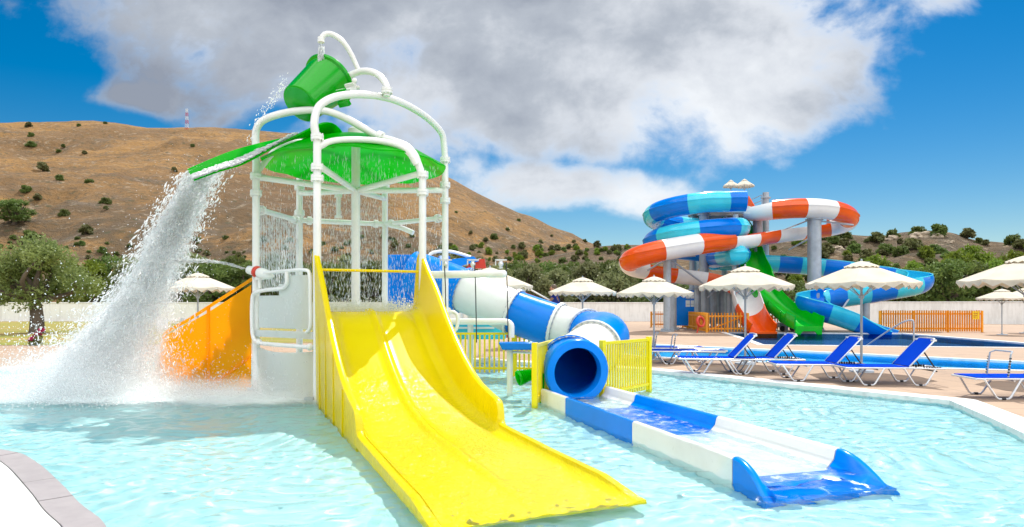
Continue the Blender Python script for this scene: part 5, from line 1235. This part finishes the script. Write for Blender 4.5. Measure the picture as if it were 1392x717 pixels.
# tall yellow-green grass tufts behind the right wall
# hillside shrubs
G2='dark shrubs dotted over the golden mountainside'
sA=shrub('hill_shrub','x','shrub',G2,4.0,3.0,26,46,.34,51,L_SCRUB); sB=shrub('hill_shrub','x','shrub',G2,4.0,2.6,26,46,.34,57,L_DARK); sC=shrub('hill_shrub','x','shrub',G2,4.0,3.2,26,46,.30,63,L_PINE)
def bush(pr_,px,py,wpx,label,group):
    q=hill_hit(px,py)
    if q is None: return None
    if not used.get(pr_.name): used[pr_.name]=1; o=pr_
    else: o=dup(pr_,(0,0,0))
    s=wpx/F*q.y/3.9; o.location=q-Vector((0,0,.15*s)); o.rotation_euler=(0,0,random.uniform(0,6.28)); o.scale=(s,s,s*random.uniform(.85,1.15)); o['label']=label; o['group']=group; return o
sh=[(58,233,17),(81,245,11),(35,261,15),(51,272,11),(122,250,12),(143,277,15),(144,285,7),(87,294,14),(40,326,20),(117,319,19),(42,199,13),(42,186,9),(39,173,9),(86,200,6),(80,207,7),(115,210,8),(107,172,6),(143,169,6),(237,234,9),(262,200,7)]
for k,(px,py,w) in enumerate(sh): bush(sB if k%3 else sA,px,py,w,f'{"large" if w>13 else "small"} dark shrub on the golden slope left of the waterfall, {ORD[k]} there',G2)
sh=[(672,325,11),(660,329,8),(690,313,6),(780,330,7),(795,329,7),(735,331,7),(705,301,6),(545,305,7),(560,322,8),(640,318,6),(590,300,6),(750,322,5),(620,290,5)]
for k,(px,py,w) in enumerate(sh): bush(sA if k%2 else sB,px,py,w,f'round dark shrub on the slope right of the splash tower, {ORD[k]} there',G2)
q=hill_hit(19,306); tr_o=dup(protoB,(0,0,0)); tr_o.location=q; tr_o.scale=(.95*q.y/100,)*2+(.62*q.y/100,); tr_o['label']='wide dark lone tree on the lower mountain slope at the left edge'; tr_o['group']=G2
g=np.random.default_rng(5); k=0; G3='low scrub along the foot of the mountain'
while k<95:
    px=g.uniform(600,870); py=g.uniform(336,358); o=bush([sA,sB,sC][int(g.integers(3))],px,py,g.uniform(5,12),'low green scrub bush in the band along the foot of the mountain, above the grove',G3); k+=1
k=0; G4='low scrub along the mountain foot left of the tower'
while k<80:
    px=g.uniform(-10,600); py=g.uniform(322,352); o=bush([sA,sB,sB][int(g.integers(3))],px,py,g.uniform(5,12),'low dark scrub bush at the mountain foot behind the lawn wall trees',G4); k+=1
G5='scrub bushes covering the right hill'
spots=[]
while len(spots)<110:
    px=g.uniform(1045,1420); e=smooth_interp(CREST2,px); py=g.uniform(e+2,min(e+66,388)); dn=g.random()
    if py<e+24 and dn<.55: continue
    spots.append((px,py))
for px,py in spots: bush([sA,sB,sC,sB,sA][int(g.integers(5))],px,py,g.uniform(8,23),'scrub bush among the many covering the stony hill on the right',G5)
for px,dy,w,lab in ((1192,2,20,'bush crowning the hill ridge left of the pale rocks'),(1214,2,24,'wide bush on the hill ridge beside the pale rocks'),(1178,6,12,'small bush below the ridge crest left of the pale rocks'),(1275,3,34,'flat wide bush on top of the hill ridge right of the rocks'),(1247,2,30,'rounded bush crowning the hill crest above the rocks'),(1378,0,30,'tall dark tree-like bush on the ridge near the right edge'),(1330,2,16,'small round bush on the ridge right of the rocks'),(855,2,9,'tiny lone bush on the ridge left of the orange slide end'),(1150,2,22,'bush on the ridge above the thick column'),(1120,2,18,'bush on the ridge just right of the thick column'),(1095,1,16,'bush on the ridge left of the thick column')):
    bush(sB if w>14 else sA,px,smooth_interp(CREST2,px)+dy+4,w*.7,lab,G5)
# rocks on the ridge
M_ROCK=painted('limestone_rock',(.46,.37,.27,1),.9,var=.22,scale=1.6,bumps=.8)
def rock(px,py,w,seed,label):
    q=hill_hit(px,py)
    if q is None: return
    r=w/F*q.y/2; gg=np.random.default_rng(seed); mb=MB(); bm=bmesh.new(); bmesh.ops.create_icosphere(bm,subdivisions=3,radius=1)
    for v in bm.verts:
        n_=mnoise.fractal(v.co*1.3+Vector((seed,0,0)),1,2,4); v.co*= .8+.45*n_; v.co.x*=r; v.co.y*=r*.8; v.co.z*=r*.62
    mb.add([v.co+q for v in bm.verts],[[v.index for v in f.verts] for f in bm.faces]); bm.free(); o=mb.build('rock',M_ROCK,None,sharp=25); tag(o,label,'rock','pale limestone rocks on the right hill')
for k,(px,py,w,lab) in enumerate(((1252,323,36,'largest pale limestone rock on the crest of the right hill'),(1274,322,20,'pale rock just right of the largest one on the crest'),(1212,325,18,'pale rock left of the largest one on the crest'),(1228,330,12,'small pale rock below the crest between two bushes'),(1290,330,14,'small pale rock on the slope right of the crest rocks'),(1140,338,14,'pale rock on the slope right of the thick column'))): rock(px,py,w,k*3+2,lab)
# magenta flowers by the olive trunk
M_FLW=painted('magenta_petals',(.45,.01,.10,1),.6)
q=gnd(47,470); fl=thing('flower_clump','small magenta flowering clump at the foot of the olive tree','flowers',q); g2=np.random.default_rng(3)
o=bpy.data.objects.new('blossoms',quadmesh('blossoms',leaves([(0,0,.3),(.1,.05,.42),(-.1,0,.22),(.2,.1,.6)],None,.09,40,[.16,.14,.14,.1],4,1.2),M_FLW)); COL.objects.link(o); o.parent=fl
o=bpy.data.objects.new('leaves',quadmesh('leaves',leaves([(0,0,.1),(.1,0,.2)],None,.1,50,[.2,.2],6),L_OLIVEN)); COL.objects.link(o); o.parent=fl
# dry brush along the outer side of the wall: grass and weeds nobody could count
g=np.random.default_rng(9); cs=[]; sp=[]
for k in range(520):
    x=g.uniform(-58,60); y=g.uniform(63.6,73); cs.append((x,y,.25+g.random()*.5)); sp.append(.6+g.random()*.5)
M_DRY=leafmat('dry_weeds',(.34,.24,.06,1),(.42,.30,.09,1),(.22,.20,.06,1),.3)
o=bpy.data.objects.new('dry_grass',quadmesh('dry_grass',leaves(cs,None,.16,26,sp,91,3.2),M_DRY)); COL.objects.link(o); tag(o,kind='stuff')
# ================================================================= falling and splashing water
def dropmat(name,al=.9,col=(.93,.96,.97,1),tr=.45):
    m,t=newmat(name); d=t.node('ShaderNodeBsdfDiffuse'); d.inputs[0].default_value=col; tl=t.node('ShaderNodeBsdfTranslucent'); tl.inputs[0].default_value=col; s=t.mixsh(tr,d.outputs[0],tl.outputs[0])
    gl=t.node('ShaderNodeBsdfGlossy'); gl.inputs['Roughness'].default_value=.15; s=t.mixsh(.12,s,gl.outputs[0])
    if al<1: tp=t.node('ShaderNodeBsdfTransparent'); s=t.mixsh(al,tp.outputs[0],s)
    t.out(s); return m
M_DROP=dropmat('white_water_drops',.8,(.98,.99,.995,1),.85); M_MIST=dropmat('fine_spray',.5)
OCT_V=np.array([(1,0,0),(-1,0,0),(0,1,0),(0,-1,0),(0,0,1),(0,0,-1)],float); OCT_F=np.array([(0,2,4),(2,1,4),(1,3,4),(3,0,4),(2,0,5),(1,2,5),(3,1,5),(0,3,5)],np.int32)
def drops(name,P_,size,stretch,dirs,mat,label=None,cat=None,kind='stuff'):
    """small drops drawn out along their flight"""
    P_=np.asarray(P_); n=len(P_); size=np.asarray(size).reshape(n,1); D=np.asarray(dirs,float); D=D/np.linalg.norm(D,axis=1,keepdims=True); a=np.cross(D,np.array([.3,.8,.5])); a/=np.linalg.norm(a,axis=1,keepdims=True); b=np.cross(D,a); st=np.asarray(stretch).reshape(n,1)
    V=np.empty((n,6,3)); 
    for k,(x,y,z) in enumerate(OCT_V): V[:,k]=P_+(a*x+b*y)*size+D*z*size*st
    Fc=(OCT_F[None]+(np.arange(n,dtype=np.int32)*6)[:,None,None]).reshape(-1,3); m3=len(Fc)
    me=bpy.data.meshes.new(name); me.vertices.add(n*6); me.vertices.foreach_set('co',V.astype(np.float32).ravel()); me.loops.add(m3*3); me.loops.foreach_set('vertex_index',Fc.astype(np.int32).ravel()); me.polygons.add(m3); me.polygons.foreach_set('loop_start',np.arange(0,m3*3,3,dtype=np.int32)); me.update(calc_edges=True); me.polygons.foreach_set('use_smooth',[True]*m3); me.materials.append(mat)
    o=bpy.data.objects.new(name,me); COL.objects.link(o); tag(o,label,cat,None,kind); return o
g=np.random.default_rng(77)
Yc=11.5
LEFT=catmull([at(243,236,11.3),at(217,283,11.3),at(190,330,11.35),at(150,392,11.4),at(100,448,11.45),at(60,492,11.5),at(28,545,11.5)],10)
RIGHT=catmull([at(322,215,11.9),at(290,268,11.9),at(268,322,11.9),at(250,378,11.9),at(238,430,11.9),at(230,480,11.9),at(226,530,11.9)],10)
LA=np.array([tuple(p) for p in LEFT]); RA=np.array([tuple(p) for p in RIGHT]); nL=len(LA)
def casc(u_,v_):
    x=v_*(nL-1); i=np.clip(x.astype(int),0,nL-2); f=(x-i)[:,None]; a=LA[i]*(1-f)+LA[i+1]*f; b=RA[i]*(1-f)+RA[i+1]*f
    da=LA[i+1]-LA[i]; db=RA[i+1]-RA[i]; return a*(1-u_[:,None])+b*u_[:,None], da*(1-u_[:,None])+db*u_[:,None]
# ragged white sheets in the heart of the fall
m,t=newmat('tumbling_water'); uvn=t.node('ShaderNodeUVMap'); uvn.uv_map='flow'; mp=t.mapping(uvn.outputs[0],(7,11,1)); n1=t.noise(mp,1.6,9,.68,.5); n2=t.noise(mp,6,6,.7,.4); p=t.pos()
sxy=t.node('ShaderNodeSeparateXYZ'); t.L.new(uvn.outputs[0],sxy.inputs[0])
edge=t.m('MULTIPLY',t.step(sxy.outputs[0],.0,.22),t.step(sxy.outputs[0],1.0,.74))
f=t.m('ADD',t.m('MULTIPLY',n1,.62),t.m('MULTIPLY',n2,.48)); al=t.step(t.m('ADD',f,t.m('MULTIPLY',edge,.27)),.71,.80)
d=t.node('ShaderNodeBsdfDiffuse'); d.inputs[0].default_value=(.97,.985,.99,1); tl=t.node('ShaderNodeBsdfTranslucent'); tl.inputs[0].default_value=(.97,.985,.99,1); s=t.mixsh(.86,d.outputs[0],tl.outputs[0]); nor=t.bump(f,.9,.12); t.L.new(nor,d.inputs['Normal']); gl=t.node('ShaderNodeBsdfGlossy'); gl.inputs['Roughness'].default_value=.2; t.L.new(nor,gl.inputs['Normal']); s=t.mixsh(.10,s,gl.outputs[0]); tp=t.node('ShaderNodeBsdfTransparent'); t.out(t.mixsh(t.m('MULTIPLY',al,.93),tp.outputs[0],s)); M_FALL=m
vs=[];fs=[];uvs=[]; 
for layer in range(1):
    nu,nv=26,70; off=-.05; base=len(vs); ph=layer*13.7
    U,V_=np.meshgrid(np.linspace(-.04,1.04,nu),np.linspace(0,1,nv)); pts,_=casc(U.ravel(),V_.ravel())
    for (x,y,z),uu,vv in zip(pts,U.ravel(),V_.ravel()):
        k=.05+.35*vv; nx=mnoise.noise(Vector((uu*5+ph,vv*9,layer)))*k*.5; ny=mnoise.noise(Vector((uu*6+ph,vv*8,layer+40)))*k
        vs.append((x+nx,y+off*(.25+vv*1.1)+ny,z+nx*.5)); uvs.append((uu,vv+ph))
    for j in range(nv-1):
        for i in range(nu-1): a=base+j*nu+i; fs.append((a,a+1,a+nu+1,a+nu))
me=bpy.data.meshes.new('water_cascade'); me.from_pydata(vs,[],fs); ul=me.uv_layers.new(name='flow'); li=np.empty(len(me.loops),np.int32); me.loops.foreach_get('vertex_index',li); ul.data.foreach_set('uv',np.array(uvs)[li].astype(np.float32).ravel()); me.polygons.foreach_set('use_smooth',[True]*len(me.polygons)); me.materials.append(M_FALL); o=bpy.data.objects.new('water_cascade',me); COL.objects.link(o); tag(o,kind='stuff')
N=22000; vv=g.random(N)**.8; uu=np.clip(.5+g.normal(size=N)*.24,-.10,1.12); pts,dr=casc(uu,vv); sc=(.02+.17*vv)[:,None]; pts=pts+g.normal(size=(N,3))*sc*np.array([.45,.9,.45]); sz=.004+.011*g.random(N)**2.4
drops('cascade_drops',pts,sz,2.0+5.0*g.random(N)**1.5,dr+g.normal(size=(N,3))*.03,M_DROP)
# thin sheet of water lying in the chute
N=3400; u0=g.random(N); pts=[];dd=[]
for k in range(N):
    f=.42+.58*g.random()**.8; i=min(len(ax)-2,int(f*(len(ax)-1))); c=ax[i]; tt=(ax[i+1]-ax[i]).normalized(); sd=Vector((tt.y,-tt.x,0)).normalized(); roll=R(-14+50*min(1,max(0,(i/(len(ax)-1)-.15)/.6))); sd=-sd if sd.y>0 else sd; up=sd.cross(tt); up=up if up.z>0 else -up; fi=i/(len(ax)-1); ww=(.92-.40*min(1,fi/.5)-.14*max(0,(fi-.5)/.5)); w=ww*(.45+.58*g.random()**.6); q=c.lerp(ax[i+1],g.random())+(sd*math.cos(roll)-up*math.sin(roll))*w+(up*math.cos(roll)+sd*math.sin(roll))*(.22*ww*(w/ww-.4)**2-.04+.03*g.random()); pts.append(tuple(q)); dd.append(tuple(tt))
drops('chute_water',pts,.004+.009*g.random(N),2+3*g.random(N),dd,M_DROP)
# loose drops thrown around the cascade and the dish
N=2400; vv=g.random(N); uu=g.normal(size=N)*.45+.5; pts,dr=casc(np.clip(uu,-.7,1.9),vv); pts=pts+g.normal(size=(N,3))*.22; drops('flying_drops',pts,.002+.0045*g.random(N)**2.5,1.5+1.5*g.random(N),dr+g.normal(size=(N,3))*.05,M_DROP)
# curtain dripping from the dish rim, from the pipe and inside the frame
pts=[];dd=[];sz=[]
for k in range(3600):
    a=g.random()*2*PI; 
    if g.random()<.62: a=-PI/2+g.normal()*.75+.25
    r_=RR*(1.0+g.normal()*.012); z=g.random()**.9; z0=zr-.12; lo_=1.15 if abs(a+PI/2)<1.2 else 0.0; zz=z0-(z0-lo_)*z; r_*=1+.05*z*g.normal(); pts.append((TC.x+r_*math.cos(a),TC.y+r_*math.sin(a),zz)); dd.append((g.normal()*.04,g.normal()*.04,-1)); sz.append(.0022+.0034*g.random()**2)
for k in range(3600):
    q=P_L.lerp(P_BL,g.random()); s_=round(g.random()*16)/16; q=P_L.lerp(P_BL,.05+.9*s_); z=zl-.05-(zl-1.9)*g.random(); pts.append((q.x+g.normal()*.012,q.y+g.normal()*.012,z)); dd.append((0,0,-1)); sz.append(.0035+.003*g.random())
for k in range(3600):
    q=TC+TD*g.normal()*.75+TR*g.normal()*.55; z=1.1+3.1*g.random()**1.3; pts.append((q.x,q.y,z)); dd.append((g.normal()*.1,g.normal()*.1,-1)); sz.append(.0028+.0045*g.random()**2)
drops('shower_curtain',pts,np.array(sz)*.65,7+14*g.random(len(pts)),dd,M_DROP)
# froth where water meets the slide lip
N=4200; s_=-.35+.35*g.normal(size=N)*.5; r_=g.uniform(-.85,.85,N); z=1.44+np.abs(g.normal(size=N))*.09; pts=[tuple(FM+TD*a+TR*b+Vector((0,0,c))) for a,b,c in zip(s_,r_,z)]
drops('lip_froth',pts,.004+.009*g.random(N)**2,1+g.random(N),g.normal(size=(N,3))+np.array([0,0,1]),M_DROP)
# drips off the bucket rim and the thin jet of the fill nozzle and water cannon
n0=at(437,64,12.25); N=500; z=g.random(N); pts=[(n0.x+g.normal()*.022*(1-.3*a),n0.y+g.normal()*.022,n0.z-.02-a*.62) for a in z]; drops('nozzle_stream',pts,.010+.012*g.random(N),3+2*g.random(N),np.tile((0,0,-1.),(N,1)),M_MIST)
j=catmull([at(331,365,12.0),at(300,357,11.8),at(262,354,11.6),at(235,355,11.4)],20); N=900; pts=[];dd=[]
for k in range(N): f=g.random(); i=min(len(j)-2,int(f*(len(j)-1))); q=j[i].lerp(j[i+1],g.random()); pts.append((q.x+g.normal()*.008*(1+f*2),q.y+g.normal()*.01,q.z+g.normal()*.006*(1+f*3)-.02*f*g.random())); dd.append(tuple(j[i+1]-j[i]))
drops('cannon_jet',pts,.004+.004*g.random(N),3+3*g.random(N),dd,M_DROP)
j=catmull([at(386,110,12.0),at(372,135,12.0),at(352,165,12.0),at(338,195,12.0)],14); N=220; pts=[];dd=[]
for k in range(N): i=int(g.random()*(len(j)-2)); q=j[i].lerp(j[i+1],g.random()); pts.append((q.x+g.normal()*.04,q.y+g.normal()*.05,q.z+g.normal()*.05)); dd.append(tuple(j[i+1]-j[i]))
drops('bucket_drips',pts,.005+.008*g.random(N)**2,1.5+g.random(N),dd,M_DROP)
# splash crown and spray along the landing line
N=26000; cx=g.normal(size=N)*1.25-7.35; cy=11.75+g.normal(size=N)*.65; h=np.abs(g.normal(size=N))**1.5*.42*np.exp(-((cx+7.6)/1.6)**2*.6); pts=np.stack([cx,cy,WZ+h],1); drops('splash',pts,.0045+.010*g.random(N)**2,1+g.random(N)*1.2,g.normal(size=(N,3))*.6+np.array([0,0,1]),M_DROP)
N=15000; f=g.random(N); cx=-8.2+6.0*f+g.normal(size=N)*.2; cy=12.0-.2*f+g.normal(size=N)*.45; h=np.abs(g.normal(size=N))**1.6*.16; pts=np.stack([cx,cy,WZ+h],1); drops('low_spray',pts,.004+.006*g.random(N)**2,1+g.random(N),g.normal(size=(N,3))*.6+np.array([0,0,1]),M_MIST)
# soft mist hanging over the splash: a cloud of fine spray with ragged density
m,t=newmat('spray_mist'); oc=t.objc(); gd=t.node('ShaderNodeVectorMath',operation='LENGTH'); t.L.new(oc,gd.inputs[0]); fall=t.step(gd.outputs['Value'],1.0,.15); nz=t.noise(oc,3.2,3,.6,.4); den=t.m('MULTIPLY',t.m('MULTIPLY',fall,t.step(nz,.30,.70)),MIST)
pv_=t.node('ShaderNodeVolumePrincipled'); pv_.inputs['Color'].default_value=(.99,.995,1,1); pv_.inputs['Anisotropy'].default_value=.4; t.put(pv_.inputs['Density'],den); t.out(None,pv_.outputs[0]); M_VMIST=m
def mist(name,c,r):
    mb=MB().sph((0,0,0),1,24,16); o=mb.build(name,M_VMIST,None,sharp=180); o.location=c; o.scale=r; tag(o,kind='stuff'); return o
m,t=newmat('cascade_mist'); oc=t.pos(); nz=t.noise(oc,2.6,5,.65,.5); pv_=t.node('ShaderNodeVolumePrincipled'); pv_.inputs['Color'].default_value=(.995,.998,1,1); pv_.inputs['Anisotropy'].default_value=.45; t.put(pv_.inputs['Density'],t.m('MULTIPLY',t.step(nz,.30,.62),CMIST)); t.out(None,pv_.outputs[0])
rings=[]
for i in range(0,nL,3):
    a=Vector(LA[i]); b=Vector(RA[i]); c=(a+b)/2; f=i/(nL-1); hw=(b-a)*.5*.96; th=.10+.30*f; ring=[]
    for k in range(20): q=2*PI*k/20; wob=1+.10*mnoise.noise(Vector((k*.9,i*.35,4))); ring.append(c+hw*math.cos(q)*wob+Vector((0,th*math.sin(q)*wob,0)))
    rings.append(ring)
o=MB().loft(rings,caps=True).build('cascade_mist',m,None,sharp=180); tag(o,kind='stuff')
mist('spray_mist',(-7.35,11.5,.1),(2.15,1.4,.95)); mist('spray_mist',(-4.9,11.0,.0),(2.6,1.35,.42))
# foam on the surface
def foammat(name,cx,cy,rx,ry,dens):
    m,t=newmat(name); p=t.pos(); sx=t.node('ShaderNodeSeparateXYZ'); t.L.new(p,sx.inputs[0]); a=t.m('DIVIDE',t.m('SUBTRACT',sx.outputs[0],cx),rx); b=t.m('DIVIDE',t.m('SUBTRACT',sx.outputs[1],cy),ry); r2=t.m('ADD',t.m('MULTIPLY',a,a),t.m('MULTIPLY',b,b))
    n1=t.noise(p,1.1,8,.62,.4); n2=t.noise(p,7,6,.7,.5); f=t.m('ADD',t.m('MULTIPLY',n1,.6),t.m('MULTIPLY',n2,.4)); al=t.m('MULTIPLY',t.step(t.m('SUBTRACT',t.m('ADD',f,dens),t.m('MULTIPLY',r2,.55)),.42,.95),.9)
    d=t.bsdf((.86,.93,.94,1),.7,t.bump(n2,.6,.05)); tp=t.node('ShaderNodeBsdfTransparent'); t.out(t.mixsh(al,tp.outputs[0],d)); return m
def foam(name,x0,x1,y0,y1,mat,amp=.03,z=WZ+.012):
    nx,ny=70,40; vs=[];fs=[]
    for j in range(ny):
        for i in range(nx):
            x=x0+(x1-x0)*i/(nx-1); y=y0+(y1-y0)*j/(ny-1); vs.append((x,y,z+amp*(.5+mnoise.fractal(Vector((x*2.5,y*2.5,0)),1,2,3)*.5)))
    for j in range(ny-1):
        for i in range(nx-1): a=j*nx+i; fs.append((a,a+1,a+nx+1,a+nx))
    o=MB().add(vs,fs).build(name,mat,None,sharp=180,up=True); tag(o,kind='stuff'); return o
foam('foam',-10.6,-3.2,10.0,13.9,foammat('cascade_foam',-7.0,11.6,2.9,1.25,.50),.05)
foam('tower_foam',-6.2,-1.0,9.6,13.9,foammat('tower_foam_mat',-4.3,11.3,2.3,1.25,.34),.03,WZ+.016)

# everything that lies under the pool surface receives the light bent by its ripples
for o in scene.objects:
    if o.type=='MESH' and (o.name.startswith(('pool_basin','slide_bed','trough_section','end_lip','tank_wall','post','slats','pool_coping','stone_coping'))): o.cycles.is_caustics_receiver=True
